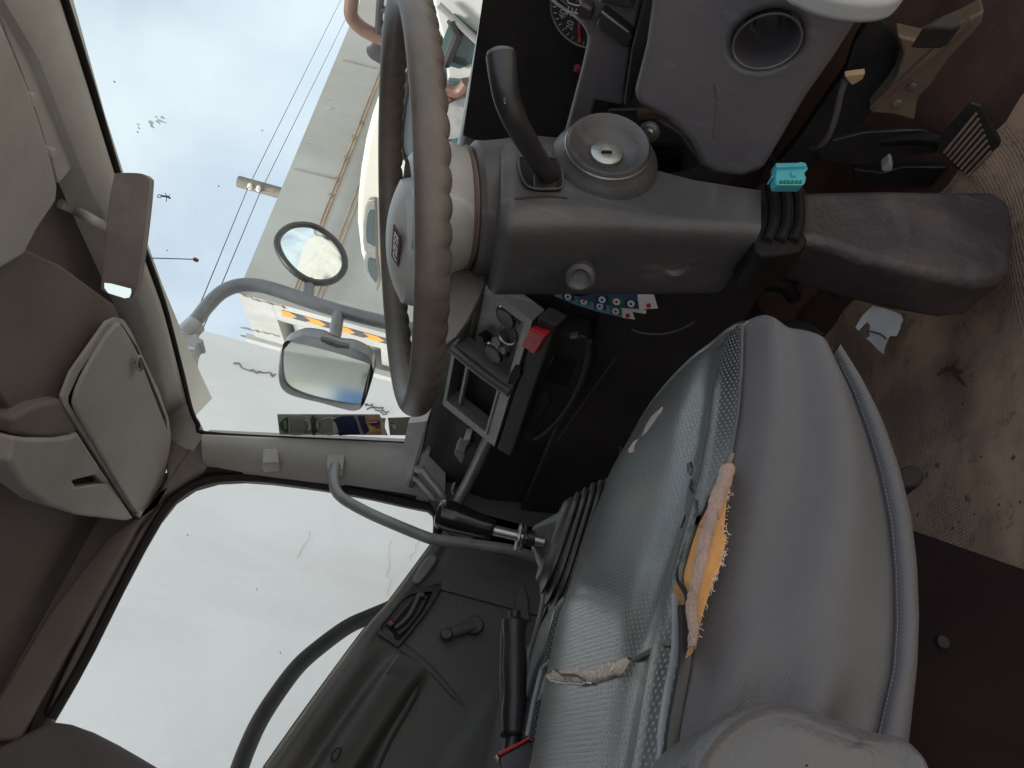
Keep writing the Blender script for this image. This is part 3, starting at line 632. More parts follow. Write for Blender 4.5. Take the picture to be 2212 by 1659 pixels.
# seat riser / engine cover side (dark panel at the lower right of the picture)
ris = thing('seat_riser', (-.4, .1, -.55), 'dark steel box below the driver seat beside the sill', 'seat base')
R_ = XS([(1800, 1100), (1985, 1135), (2095, 1174), (2212, 1215), (2420, 1290), (2420, 1900), (1700, 1900)], -.40)
obj('side_plate', prism(R_, (-.42, 0, 0)), PLUM, ris, bevel=.01)
obj('bolt', lathe([(.004, 0), (.0035, .0015), (0, .0022)], at(2035, 1388, X=-.3995), (1, 0, 0), 14), RUBBER, ris)
Rk = XS([p for p in [(1945, 1010), (1975, 1000), (1998, 1018), (2000, 1035), (1985, 1050), (1950, 1055)]], -.42)
lv = obj('seat_lever', prism(Rk, (-.03, 0, 0)), RUBBER, ris, bevel=.008)
gap = ZS([(2215, 1196), (2180, 1200), (2150, 1195), (2152, 1191), (2215, 1180)], -.53)
# ================================================================== DASHBOARD
dash = thing('dashboard', (-.93, .9, -.1), 'dark worn dashboard with stripped centre panel, open trays and knee panel', 'dashboard')
DX0, DX1 = -1.645, -.19
prof = [(1.16, .10), (1.0, .135), (.93, .14), (.885, .125), (.845, .06), (.83, 0), (.825, -.05), (.84, -.13), (.90, -.24), (1.02, -.30), (1.10, -.30)]
obj('dash_body', prism([Vector((-.79, y, z)) for y, z in prof], (DX0 + .79, 0, 0)), DASH, dash, bevel=.012)
prof2 = [(1.16, .10), (1.0, .135), (.93, .14), (.915, .12), (.93, .05), (.92, -.12), (.93, -.24), (1.02, -.30), (1.10, -.30)]
obj('dash_body', prism([Vector((DX1, y, z)) for y, z in prof2], (-.79 - DX1, 0, 0)), DASH, dash, bevel=.008)
# bright line along the dash edge made as a white strip outside the glass
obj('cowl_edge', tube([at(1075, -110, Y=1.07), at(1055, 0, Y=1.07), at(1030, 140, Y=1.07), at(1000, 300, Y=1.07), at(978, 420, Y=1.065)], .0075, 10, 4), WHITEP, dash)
# centre panel
s27, c27 = math.sin(rad(27)), math.cos(rad(27))
pn = Vector((0, -c27, s27)); p0 = Vector((-.95, .755, -.026))
cp = lambda pts, f=z4, d=0: [q + pn * d for q in ON(pts, p0, pn, f)]
oc = cp([(600, 190), (905, 418), (598, 1620), (585, 1618), (60, 1170), (68, 1100), (185, 640), (430, 560)])
# true rectangle of the panel in its own plane: x from right end to left end, s up the slope
ux, us = Vector((-1, 0, 0)), Vector((0, s27, c27))
def pp(x, s, d=0): return p0 + ux * x + us * s + pn * d
R0, R1 = -.04, .335
hv = [pp(-.022, .012), pp(.14, .012), pp(.14, .119), pp(-.022, .119)]
ra = [pp(.158, .024), pp(.312, .024), pp(.312, .120), pp(.158, .120)]
obj('centre_panel', prism([pp(R0, 0), pp(R1, 0), pp(R1, .127), pp(R0, .127)], -pn * .03, holes=(hv, ra)), SILVER, dash, bevel=.0025)
obj('tray_floor', prism([pp(-.022, .012, -.028), pp(.14, .012, -.028), pp(.14, .105, -.028), pp(-.022, .105, -.028)], -pn * .004), SILVER, dash, smooth=False)
obj('radio_recess', prism([pp(.150, .016, -.033), pp(.32, .016, -.033), pp(.32, .126, -.033), pp(.150, .126, -.033)], -pn * .004), RUBBER, dash, smooth=False)  # flat black sheet: the darkness inside the opening is put in as colour
obj('divider_rail', tube([pp(.149, .0, .004), pp(.149, .06, .007), pp(.149, .125, .006)], .008, 10, 3), PANEL, dash)
obj('divider_edge', tube([pp(.158, .0, .004), pp(.158, .125, .006)], .0022, 8, 1), HUBC, dash)
obj('slide_rail', tube([pp(.158, .097, -.012), pp(.312, .097, -.012)], .005, 8, 1), SILVER, dash)
obj('slide_rail', tube([pp(.155, .022, .001), pp(.315, .022, .001)], .003, 8, 1), HUBC, dash)
# knobs and odd bits left in the open heater panel
for f in ((705, 380), (590, 720)):
    q = on(*z4(*f), p0 - pn * .012, pn)
    k_ = obj('heater_knob', lathe([(0, .006), (.016, .008), (.019, .005), (.020, 0), (.020, -.012), (.0, -.012)], q, pn, 28), BLACK, dash)
    obj('chrome_edge', lathe([(.0195, .004), (.0212, .002), (.0212, -.004), (.0195, -.004)], q, pn, 28), CHROME, k_)
q = on(*z4(715, 545), p0 - pn * .014, pn)
obj('loose_ring', lathe([(.0155, .003), (.0175, .005), (.0185, .001), (.0165, -.002), (.0155, .003)], q, pn + Vector((.25, 0, 0)), 28), STEEL, dash)
for f, r in (((490, 570), .009), ((640, 590), .010), ((650, 650), .008), ((700, 670), .008)):
    q = on(*z4(*f), p0 - pn * .02, pn)
    obj('switch_stub', lathe([(0, .012), (r * .8, .012), (r, .008), (r, -.006)], q, pn + Vector((.1, .1, 0)), 14), (BLACK, SILVER)[f[0] > 600], dash)
# lower strip with the hazard switch and a socket
lo = [pp(R0 - .01, -.004, -.004), pp(R1 + .01, -.004, -.004), pp(R1 + .01, -.034, -.010), pp(R0 - .01, -.034, -.010)]
obj('lower_strip', prism(lo, -pn * .03), DASH, dash, bevel=.004)
hq = ON([(945, 467), (1092, 545), (990, 718), (860, 632)], pp(0, -.02, -.002), pn, z4)
hb_ = obj('hazard_switch', prism([q + pn * .008 for q in hq], -pn * .02), RED, dash, bevel=.003)
hc = sum(hq, Vector()) / 4
tri = [hc + pn * .0086 + (ux * a + us * b) * .005 for a, b in ((0, 1.1), (.95, -.6), (-.95, -.6))]
obj('triangle_mark', tube(tri, .0005, 5, 1, closed=True), mat('faint_mark', (.7, .3, .3), .5), hb_)
sk = ON([(780, 835), (830, 850), (820, 900), (830, 940), (790, 990), (775, 1035), (705, 1015), (720, 930), (740, 900)], pp(0, -.02, .001), pn, z4)
obj('socket', prism(sk, -pn * .006), RUBBER, dash, bevel=.001)
# ashtray panel
ov = smooth2([l7(*p) for p in [(935, 590), (1060, 560), (1170, 575), (1203, 625), (1185, 770), (1110, 950), (970, 1150), (850, 1243), (790, 1243), (665, 1215), (775, 950), (880, 740)]], 3)
OY = .795
ov3 = YS(ov, OY)
obj('ashtray_panel', prism(ov3, (0, .04, 0)), BLACK, dash, bevel=.006)
ar = YS([l7(*p) for p in [(1195, 600), (1195, 700), (1140, 880), (1040, 1060), (920, 1190), (840, 1240)]], OY - .004)
obj('moulded_rim', tube(ar, .006, 10, 5), DASH, dash)
sq = YS([l7(*p) for p in [(965, 695), (1112, 740), (1045, 905), (890, 862)]], OY - .003)
obj('ashtray_cover', prism(sq, (0, .01, 0)), RUBBER, dash, bevel=.002)
for i in range(6):
    a = Vector(sq[0]).lerp(sq[3], i / 6); b = Vector(sq[0]).lerp(sq[3], (i + .6) / 6)
    obj('ribbed_edge', tube([a + Vector((0, -.002, 0)), b + Vector((0, -.002, 0))], .0009, 5, 1), SILVER, dash)
obj('flap', prism(YS([l7(*p) for p in [(775, 955), (930, 935), (960, 990), (800, 1230), (668, 1212)]], OY - .004), (0, .02, 0)), DASH, dash, bevel=.006)
obj('steel_clip', prism(YS([l7(*p) for p in [(1065, 572), (1120, 560), (1130, 580), (1075, 585)]], OY - .006), (0, .01, 0)), STEEL, dash, bevel=.001)  # small steel piece on the ashtray panel edge
obj('lower_cover', prism([Vector((DX0, .822, -.125)), Vector((-.80, .822, -.125)), Vector((-.80, .86, -.34)), Vector((DX0, .86, -.34))], (0, .03, 0)), DASH, dash, bevel=.008)
obj('cover_seam', tube([at(*l7(1375, 708), Y=.819), at(*l7(1180, 975), Y=.819), at(*l7(990, 1255), Y=.819)], .0016, 6, 3), PANEL, dash)
# passenger side: rolled edge with its highlight put in as silver, open tray, pale fascia and ribs
obj('rolled_edge', tube([at(*g1(740, 240), Y=.79), at(*g1(690, 330), Y=.79), at(*g1(560, 600), Y=.79), at(*g1(430, 850), Y=.79)], .0125, 12, 4), SILVER, dash)
fas = YS([q3(*p) for p in [(240, 235), (525, 205), (500, 300), (360, 800), (205, 1350), (188, 1355), (205, 900), (172, 570), (200, 420)]], .80)
obj('pale_fascia', prism(fas, (0, .03, 0)), HUBC, dash, bevel=.004)
obj('fascia_edge', prism(YS([q3(*p) for p in [(525, 205), (545, 215), (440, 700), (270, 1330), (205, 1352), (360, 800), (500, 300)]], .798), (0, .03, 0)), PANEL, dash, bevel=.003)
for A in ([(385, 960), (430, 900), (560, 1060), (690, 1210), (770, 1345)], [(330, 1080), (390, 1090), (480, 1200), (590, 1320), (655, 1440)]):
    obj('duct_rib', tube(YS([q3(*p) for p in A], .792), .0085, 8, 4, flat=.5), HUBC, dash)
obj('broken_clip', prism(YS([q3(*p) for p in [(450, 690), (490, 700), (520, 620), (568, 660), (545, 750), (512, 815), (490, 760), (455, 735)]], .797), (0, .01, 0)), TRIM, dash, bevel=.001)
obj('white_connector', prism(YS([g1(*p) for p in [(405, 410), (425, 368), (505, 385), (500, 440), (470, 500)]], .80), (0, .03, 0)), SILVER, dash, bevel=.002)
obj('white_connector', prism(YS([g1(*p) for p in [(485, 288), (550, 280), (545, 320), (500, 345)]], .805), (0, .03, 0)), SILVER, dash, bevel=.002)
obj('white_connector', prism(YS([g1(*p) for p in [(375, 735), (400, 720), (412, 760), (392, 775)]], .80), (0, .02, 0)), TRIM, dash, bevel=.001)
# instrument cluster in front of the driver
obj('hood_back', prism([Vector((-.2, .90, .135)), Vector((-.74, .90, .135)), Vector((-.74, .885, -.05)), Vector((-.2, .885, -.05))], (0, .02, 0)), RUBBER, dash)
lens = YS([t8(*p) for p in [(640, -140), (735, 0), (820, 62), (900, 120), (950, 180), (970, 240), (962, 310), (930, 450), (880, 640), (815, 885)]], .80)
obj('lens_edge', tube(lens, .0016, 8, 4), HUBC, dash)
dc = at(*t8(975, 60), Y=.86); dn = Vector((0, -1, .12)).normalized()
dl = obj('gauge_face', lathe([(0, 0), (.044, 0), (.044, -.004)], dc, dn, 48), BLACK, dash)
obj('gauge_ring', lathe([(.044, -.002), (.0452, .002), (.0464, -.002)], dc, dn, 48), SILVER, dl)
ru = Vector((1, 0, 0)); uu = Vector((0, .12, 1)).normalized()
DM = mat('dial_marks', (.28, .27, .27), .5, 0, 5, 0)
for tx, px_ in (('20', (848, 165)), ('40', (802, 92))):
    q = on(*t8(*px_), dc + dn * .001, dn); text('dial_number', tx, basis(q, ru, uu), .0115, DM, dl)
for k in range(14):
    th = rad(225 - k * 10); d_ = ru * math.cos(th) + uu * math.sin(th)
    obj('dial_tick', tube([dc + dn * .001 + d_ * .038, dc + dn * .001 + d_ * .042], .0006, 5, 1), DM, dl)
obj('needle', tube([on(*t8(905, 150), dc + dn * .004, dn), on(*t8(912, 275), dc + dn * .004, dn)], .0011, 6, 1), RED, dl)
obj('red_lamp', lathe([(0, .002), (.004, 0), (.004, -.004)], at(*t8(893, 450), Y=.83), (0, -1, 0), 12), mat('red_lamp_dim', (.25, .03, .04), .3), dash)
# switch panel right of the column
sp = YS([t8(*p) for p in [(975, 250), (905, 110), (740, -20), (800, -140), (1330, -140), (1310, 0), (1240, 330), (1185, 690), (1010, 655), (972, 810), (815, 890), (880, 640), (940, 400)]], .79)
obj('switch_panel', prism(sp, (0, .03, 0)), PANEL, dash, bevel=.004)
for pts in ([(1057, 72), (1232, 205), (1262, 250), (1242, 300), (1197, 322), (1015, 192), (1020, 150)], [(775, -10), (860, -60), (935, 28), (1000, 62), (985, 150), (903, 122)], [(1045, 5), (1060, -60), (1200, -60), (1262, 45), (1240, 62), (1062, 22)]):
    q = YS([t8(*p) for p in pts], .775)
    k_ = obj('rocker_switch', prism(q, (0, .03, 0)), BLACK, dash, bevel=.004)
    k_.data.materials[0] = BLACK
    obj('silver_edge', tube([q[0] + Vector((0, -.001, .001)), q[1] + Vector((0, -.001, .001))], .0011, 6, 1), SILVER, k_)  # thin silver strip along one edge of each switch
# rear fog lamp mark on the switch
fgm = at(*t8(868, 38), Y=.7735)
fl = bmesh.new()
for i in range(3): tube([fgm + Vector((-.004 - .007, 0, -.004 + i * .004)), fgm + Vector((-.002, 0, -.004 + i * .004))], .0006, 5, 1, bm=fl)
tube([fgm + Vector((-.0065, 0, -.0065)), fgm + Vector((-.0065, 0, .0065))], .0006, 5, 1, bm=fl)
tube([fgm + Vector((.002, 0, -.006)), fgm + Vector((.008, 0, -.005)), fgm + Vector((.010, 0, 0)), fgm + Vector((.008, 0, .005)), fgm + Vector((.002, 0, .006))], .0007, 5, 3, closed=True, bm=fl)
obj('fog_lamp_mark', fl, DM, dash)
obj('gap_strip', prism(YS([t8(*p) for p in [(1335, -140), (1440, -140), (1440, 0), (1370, 250), (1290, 560), (1240, 690), (1190, 690), (1240, 340), (1320, 0)]], .765), (0, .05, 0)), BLACK, dash, bevel=.005)  # black strip laid along the gap beside the switch panel
# knee panel with the round recess
kn = [(1440, -90), (1420, -30), (1408, 0), (1395, 100), (1366, 212), (1384, 234), (1440, 262), (1488, 308), (1512, 362), (1545, 381), (1600, 388), (1648, 372), (1690, 300), (1740, 215), (1800, 130), (1850, 52), (1890, -10), (1940, -90)]
dcx, dcy = 1658, 85
KP0, KN = Vector((-.45, .715, -.13)), Vector((.18, -1, .06)).normalized()
dish = [(dcx + 76 * math.cos(a) + 0 * math.sin(a), dcy + 58 * math.sin(a) - 14 * math.cos(a)) for a in [2 * math.pi * i / 32 for i in range(32)]]
Kp, Kd = ON(kn, KP0, KN), ON(dish, KP0, KN)
kpn = obj('knee_panel', prism(Kp, -KN * .05, holes=(Kd,)), PANEL, dash, bevel=.012, seg=5)
kc = sum(Kd, Vector()) / 32
rows = []
for s, d in ((1.02, .003), (1.0, .006), (.95, .005), (.88, -.016), (.76, -.036), (.55, -.05), (.32, -.054), (.30, -.046), (.15, -.045), (.02, -.045)):
    rr = [kc.lerp(q, s) + KN * d for q in Kd]; rows.append(rr + [rr[0]])
obj('round_recess', loft(rows), PANEL, kpn)
obj('recess_plug', lathe([(.012, -.048), (.011, -.044), (.004, -.0435), (0, -.0435)], kc, KN, 20), BLACK, kpn)
obj('moulded_crease', tube(ON([p4(*p) for p in [(345, 500), (362, 600), (355, 720), (340, 830)]], KP0 - KN * .0012, KN), .003, 8, 5), PANEL, kpn)
if 0: obj('moulded_step', tube(ON([(1400, 118), (1450, 122), (1500, 134), (1560, 175)], KP0 - KN * .003, KN), .006, 8, 5), PANEL, kpn)
# bracket and bolt seen through the gap beside the column
obj('column_bracket', prism(YS([(1310, 235), (1380, 235), (1470, 290), (1520, 360), (1420, 385), (1330, 290)], .80), (0, .03, 0)), BLACK, dash, bevel=.004)
obj('bracket_plate', prism(YS([(1395, 330), (1470, 330), (1475, 370), (1420, 380)], .79), (0, .02, 0)), PLUM, dash, bevel=.003)
obj('bracket_bolt', lathe([(0, .012), (.006, .012), (.0085, .008), (.0085, 0), (.012, 0), (.012, -.003)], at(1402, 285, Y=.785), (.3, -1, .2), 12), STEEL, dash)
obj('brown_bracket', prism(YS([t8(*p) for p in [(1280, 735), (1400, 730), (1480, 750), (1470, 775), (1290, 770)]], .795), (0, .01, 0)), RUST, dash, smooth=False)
# pale round-ended cover hanging at the top edge of the picture
wc = thing('pale_cover', at(1865, -40, X=-.30), 'smooth pale grey rounded cover above the pedals at the very edge of the dash', 'cover')
wp = smooth2([(1700, -160), (1712, -62), (1752, -30), (1810, -8), (1880, 2), (1940, -4), (1968, -30), (1985, -64), (1990, -160)], 4)
obj('shell', prism(XS(wp, -.285), (-.02, 0, 0)), mat('pale_cover_grey', (.30, .29, .30), .5, .08), wc, bevel=.0095, seg=6)
obj('stem', prism(XS([p4(*p) for p in [(1735, 75), (1835, 125), (1840, 150), (1790, 165), (1600, 160)]], -.31), (-.02, 0, 0)), RUBBER, wc, bevel=.003)

# ================================================================== STEERING
sw = thing('steering_wheel', (-.617, .614, .139), 'worn brown-grey steering wheel with finger-grip rim and pale centre pad', 'steering wheel')
SWC = Vector((-.617, .614, .139)); al = rad(21); wn_ = Vector((0, -math.sin(al), math.cos(al))); e1 = Vector((1, 0, 0)); e2 = wn_.cross(e1)
def wpt(th, r, h=0): return SWC + (e1 * math.cos(th) + e2 * math.sin(th)) * r + wn_ * h
# rim: torus with finger grips pressed into the under side
bm = bmesh.new(); SEG, RS = 420, 22; rings = []
for i in range(SEG):
    th = 2 * math.pi * i / SEG; ring = []
    rd = e1 * math.cos(th) + e2 * math.sin(th)
    for j in range(RS):
        ph = 2 * math.pi * j / RS; cx, cz = math.cos(ph), math.sin(ph)
        under = max(0, -cz) ** 1.2
        rr = .0145 - .0024 * under * (1 - abs(math.sin(th * 30)) ** .7)
        ring.append(bm.verts.new(SWC + rd * (.205 + rr * cx * .98) + wn_ * rr * cz * 1.08))
    rings.append(ring)
for i in range(SEG):
    A, B = rings[i], rings[(i + 1) % SEG]
    for j in range(RS): bm.faces.new((A[j], B[j], B[(j + 1) % RS], A[(j + 1) % RS]))
obj('rim', bm, RIMC, sw)
# centre pad
rows = []
for k in range(12):
    s = k / 11; r = .070 * s + .0005; h = .020 * (1 - s ** 2.2) 
    rows.append([wpt(2 * math.pi * j / 48, r * (1 + .12 * abs(math.cos(2 * math.pi * j / 48)) ** 3), h - (.02 if k == 11 else 0)) - e1 * .052 for j in range(49)])
pad_ = obj('centre_pad', loft(rows), HUBC, sw)
# spokes: four flattened arms
for th0, wd in ((rad(150), .026), (rad(2), .030), (rad(285), .024)):
    path = [wpt(th0, .07, -.018), wpt(th0, .11, -.012), wpt(th0, .15, -.006), wpt(th0, .20, -.002)]
    obj('spoke', tube(path, lambda s, w=wd: w * (1.1 - .35 * math.sin(s * 3.1)), 14, 5, flat=.42, up=wn_.cross(path[3] - path[0])), RIMC if wd < .026 else HUBC, sw)
obj('hub_shell', lathe([(.050, .0), (.062, -.012), (.067, -.03), (.067, -.044), (.062, -.060), (.051, -.075), (.034, -.085), (0, -.088)], SWC, wn_, 56, sx=1.05, u=e1), HUBC, sw)
obj('shell_lip', lathe([(.062, -.060), (.0645, -.0612), (.064, -.063), (.061, -.064), (.058, -.064)], SWC, wn_, 56, sx=1.05, u=e1), mat('lip_brown', (.16, .09, .065), .5), sw)
# badge
bq = wpt(rad(250), .042, .0135)
bz = (wn_ + Vector((.15, -.45, 0))).normalized()
bM = basis(bq, Vector((-1, .0, 0)), bz.cross(Vector((-1, 0, 0))))
bd = obj('badge', boxm(bq + bz * .0005, .047, .017, .0016, M=bM.to_3x3()), mat('badge_plate', (.10, .045, .04), .4, .05, 20, 0), sw, smooth=False)
t_ = text('badge_lettering', 'ISUZU', bM @ Matrix.Translation((0, 0, .0018)), .0135, mat('badge_letter_silver', (.8, .79, .77), .35, 0, 5, 0), bd, .0003)
colm = thing('steering_column', (-.617, .75, -.3), 'grey steering column shroud with ignition lock and scuffed lower cover down to the floor', 'steering column')
obj('upper_collar', lathe([(.055, -.066), (.066, -.067), (.071, -.072), (.071, -.082), (.073, -.10), (.078, -.125), (.076, -.16)], SWC, wn_, 56, sx=1.0), COLUMN, colm)
obj('collar_skirt', prism(XS([(975, 590), (1036, 545), (1062, 556), (1046, 620), (1012, 690), (985, 728), (960, 748)], -.665), (-.03, .02, 0)), mat('collar_grey', (.17, .155, .15), .45, .15, 8, .2, 400, dirt=(.1, .07, .06), dirt_amt=.5), colm, bevel=.003)
# shroud: rounded box loft along the axis
SX = -.535
top_pts = XS([(1085, 300), (1100, 380), (1105, 470)], SX)
secs = []
stations = [(1084, 296, 480), (1098, 290, 486), (1120, 292, 486), (1200, 296, 486), (1300, 308, 488), (1400, 350, 492), (1500, 378, 497), (1600, 395, 502), (1644, 402, 505)]
for i, (px, y0, y1) in enumerate(stations):
    a = at(px, y0, X=SX); b = at(px, y1, X=SX)
    W = -.135 if i < 5 else -.135 + .015 * (i - 4) / 4
    inx = .018 if i == 0 else 0
    cr = [a, b]
    c3 = b + Vector((W, .02, 0)); d3 = a + Vector((W, .0, 0))
    quad = [a, b, c3, d3]; cen = sum(quad, Vector()) / 4
    ring = []
    for k in range(4):
        p, q = quad[k], quad[(k + 1) % 4]
        for t in (.10, .22, .5, .78, .90): ring.append(p.lerp(q, t))
    # round the corners
    rr = []
    for k, p in enumerate(ring):
        rr.append(p.lerp(cen, .10 if i == 0 else 0))
    secs.append(rr + [rr[0]])
obj('shroud', loft(secs), COLUMN, colm, bevel=0, ang=80)
obj('shroud_top', prism(secs[0][:-1], wn_ * -.004), COLUMN, colm)
obj('shroud_seam', tube([at(1112, 430, X=SX + .0005), at(1180, 424, X=SX + .0005), at(1225, 428, X=SX + .0005)], .0012, 6, 2), BLACK, colm)
for q in ((1277, 543), (1253, 600), (1460, 572)):
    p = at(*q, Y=.56); 
    p = at(*q, X=-.60)
    obj('screw_boss', lathe([(.016, -.012), (.015, 0), (.011, .004), (.007, 0), (0, -.001)], p, Vector((.5, -1, 0)), 18), COLUMN, colm)
# stalk slot and multi-function stalk
sl = XS(smooth2([t8(*p) for p in [(515, 1050), (540, 1020), (760, 1025), (790, 1080), (798, 1200), (760, 1228), (600, 1222), (540, 1170)]], 3), SX + .003)
obj('stalk_slot', prism(sl, (-.01, 0, 0)), RUBBER, colm)
obj('slot_rim', tube([p + Vector((.001, 0, 0)) for p in sl], .0012, 6, 1, closed=True), COLUMN, colm)
obj('slot_block', prism(XS([t8(*p) for p in [(605, 1130), (700, 1110), (770, 1130), (760, 1222), (612, 1222)]], SX + .004), (-.01, 0, 0)), BLACK, colm, bevel=.002)
st_ = thing('column_stalk', at(1190, 385, X=SX), 'black bent stalk lever rising from the column slot beside the ignition lock', 'stalk')
spth = [at(1082, 118, X=-.415), at(1087, 165, X=-.425), at(1096, 215, X=-.44), at(1118, 270, X=-.46), at(1150, 325, X=-.49), at(1178, 368, X=-.52), at(1192, 392, X=-.545)]
obj('lever', tube(spth, lambda s: .0132 - .0035 * min(1, s * 1.3), 20, 6), BLACK, st_, bevel=.0015)
dv = (spth[0] - spth[1]).normalized()
obj('end_cap', lathe([(.0126, -.001), (.0118, .0025), (.010, .0035), (0, .0036)], spth[0], dv, 28), PANEL, st_)
sm_ = at(*t8(425, 650), X=-.44) 
sq_ = spth[2] + Vector((.0128, -.003, .0))
text('stalk_lettering', 'PULL', basis(at(*t8(424, 652), X=-.433), (spth[1] - spth[2]), Vector((0, -.5, 1))), .0024, SILVER, st_, .0002)
# ignition lock
ig = thing('ignition_lock', at(1310, 350, X=SX), 'round grey ignition lock housing with metal key slot on the column side', 'ignition lock')
ic = at(1305, 350, X=SX); ax = Vector((1, -.12, .06)).normalized()
obj('housing', lathe([(.056, -.012), (.054, .004), (.048, .013), (.0425, .020), (.041, .026), (.0395, .0275), (.037, .0265), (.0315, .019), (.024, .012), (.0165, .010)], ic, ax, 56), COLUMN, ig)
obj('housing_ring', lathe([(.0425, .0205), (.0435, .022), (.0425, .0235)], ic, ax, 48), STEEL, ig)
obj('key_barrel', lathe([(.0165, .009), (.016, .0145), (.0145, .0155), (.0075, .0155), (.0072, .0135), (0, .0135)], ic, ax, 36), STEEL, ig)
u1 = (ZZ := Vector((0, .97, .25))); u1 = (u1 - ax * u1.dot(ax)).normalized()
obj('key_slot', boxm(ic + ax * .0141, .0016, .0105, .0028, M=Matrix((ax, ax.cross(u1), u1)).transposed()), RUBBER, ig, smooth=False)
# lower boot and cover
if 0: obj('rubber_boot', loft([[p.lerp(sum(s_, Vector()) / len(s_), kk) + Vector((0, dy * .11, -dy * 1.0 * .11)) for p in s_] for s_, kk, dy in ((secs[-1], .02, -.05), (secs[-1], .06, .05), (secs[-1], .02, .2), (secs[-1], -.02, .5))]), RUBBER, colm)
lc = XS([(1725, 408), (1900, 405), (2140, 408), (2178, 424), (2196, 465), (2198, 530), (2190, 580), (2170, 606), (2115, 612), (2000, 590), (1880, 560), (1790, 530), (1728, 516)], -.545)
SCUFF = mat('scuffed_cover', (.034, .026, .03), .5, .35, 5, .4, 140, dirt=(.15, .115, .11), dirt_amt=.6, dirt_scale=11, scratch=.25)
obj('lower_cover', prism(lc, (-.075, .01, 0)), SCUFF, colm, bevel=.013, seg=5)
obj('rubber_boot', prism(XS(smooth2([(1632, 404), (1690, 398), (1738, 404), (1748, 460), (1742, 530), (1700, 548), (1632, 540)], 3), -.548), (-.055, 0, 0)), RUBBER, colm, bevel=.012)
for k in range(3):
    obj('boot_fold', tube(XS([(1662 + 28 * k, 402), (1670 + 28 * k, 440), (1668 + 28 * k, 490), (1655 + 28 * k, 522)], -.548), .006, 10, 4), RUBBER, colm)

# ================================================================== PEDALS
TREAD = mat('worn_tread', (.24, .16, .13), .7, .3, 30, .2, 200)
def pedal(name, pts, thick, label, arm, ribs, f):
    t = thing(name, at(*f(*pts[0]), Y=.93), label, 'pedal')
    P = YS(pts, .93, f); P = [p + Vector((0, (p.z + .5) * .1, 0)) for p in P]
    obj('pad', prism(P, Vector((.1, .5, -.9)).normalized() * 0 + Vector((0, thick, -.004))), BLACK, t, bevel=.003)
    for A, B in ribs:
        a, b = (at(*f(*q), Y=.93) for q in (A, B)); a += Vector((0, (a.z + .5) * .1 - .002, 0)); b += Vector((0, (b.z + .5) * .1 - .002, 0))
        obj('tread_rib', tube([a, b], .0013 if name == 'clutch_pedal' else .0019, 6, 1), MUD if name == 'clutch_pedal' else TREAD, t)
    obj('arm', tube([at(*f(*q), Y=yy) for q, yy in arm], .012, 10, 4, flat=.6), BLACK, t)
rb = [((1728 + 20.5 * k, 930 + 17.5 * k), (1925 + 12 * k, 690 + 31 * k)) for k in range(8)]
pedal('accelerator_pedal', [(1890, 630), (1705, 840), (1690, 920), (1800, 1030), (1880, 1065), (1960, 1040), (2090, 950), (2105, 920), (2050, 830), (1960, 650)], .007, 'dirty ribbed pedal pad at right of the column, on a dark arm above the mat', [((1760, 860), .95), ((1600, 840), .96), ((1400, 850), .97), ((1000, 900), .99)], rb, p4)
pa = bpy.data.objects['accelerator_pedal']
obj('arm_plate', prism(YS([p4(*p) for p in [(1705, 835), (1600, 785), (1430, 790), (1250, 800), (1050, 850), (960, 930), (990, 985), (1300, 1015), (1450, 965), (1690, 925)]], .965), (0, .012, 0)), BLACK, pa, bevel=.003)
obj('pedal_stop', prism(YS([p4(*p) for p in [(1180, 1130), (1180, 1025), (1350, 1050), (1480, 1010), (1750, 1015), (1650, 1135)]], .985), (0, .012, 0)), BLACK, pa, bevel=.003)
dk = obj('footwell_shade_plate', prism(YS([p4(*p) for p in [(1310, 60), (1180, 270), (1130, 430), (1000, 620), (840, 850), (700, 1010), (900, 1040), (1020, 930), (1270, 700), (1430, 470), (1470, 320), (1440, 215)]], .975), (0, .02, 0)), BLACK, dash, bevel=.004)  # black plate that puts the shade of the footwell gap into colour
rb2 = [((1405 + 42 * k, 1090 + 12 * k), (1480 + 38 * k, 985 + 10 * k)) for k in range(5)]
pedal('clutch_pedal', [(1400, 1060), (1500, 960), (1660, 985), (1690, 1130), (1640, 1220), (1530, 1275), (1440, 1180)], .015, 'dark ribbed pedal pad half hidden in shadow left of the column', [((1450, 1080), .95), ((1250, 1060), .97), ((1100, 1130), .98), ((850, 1000), .99)], rb2, c1)
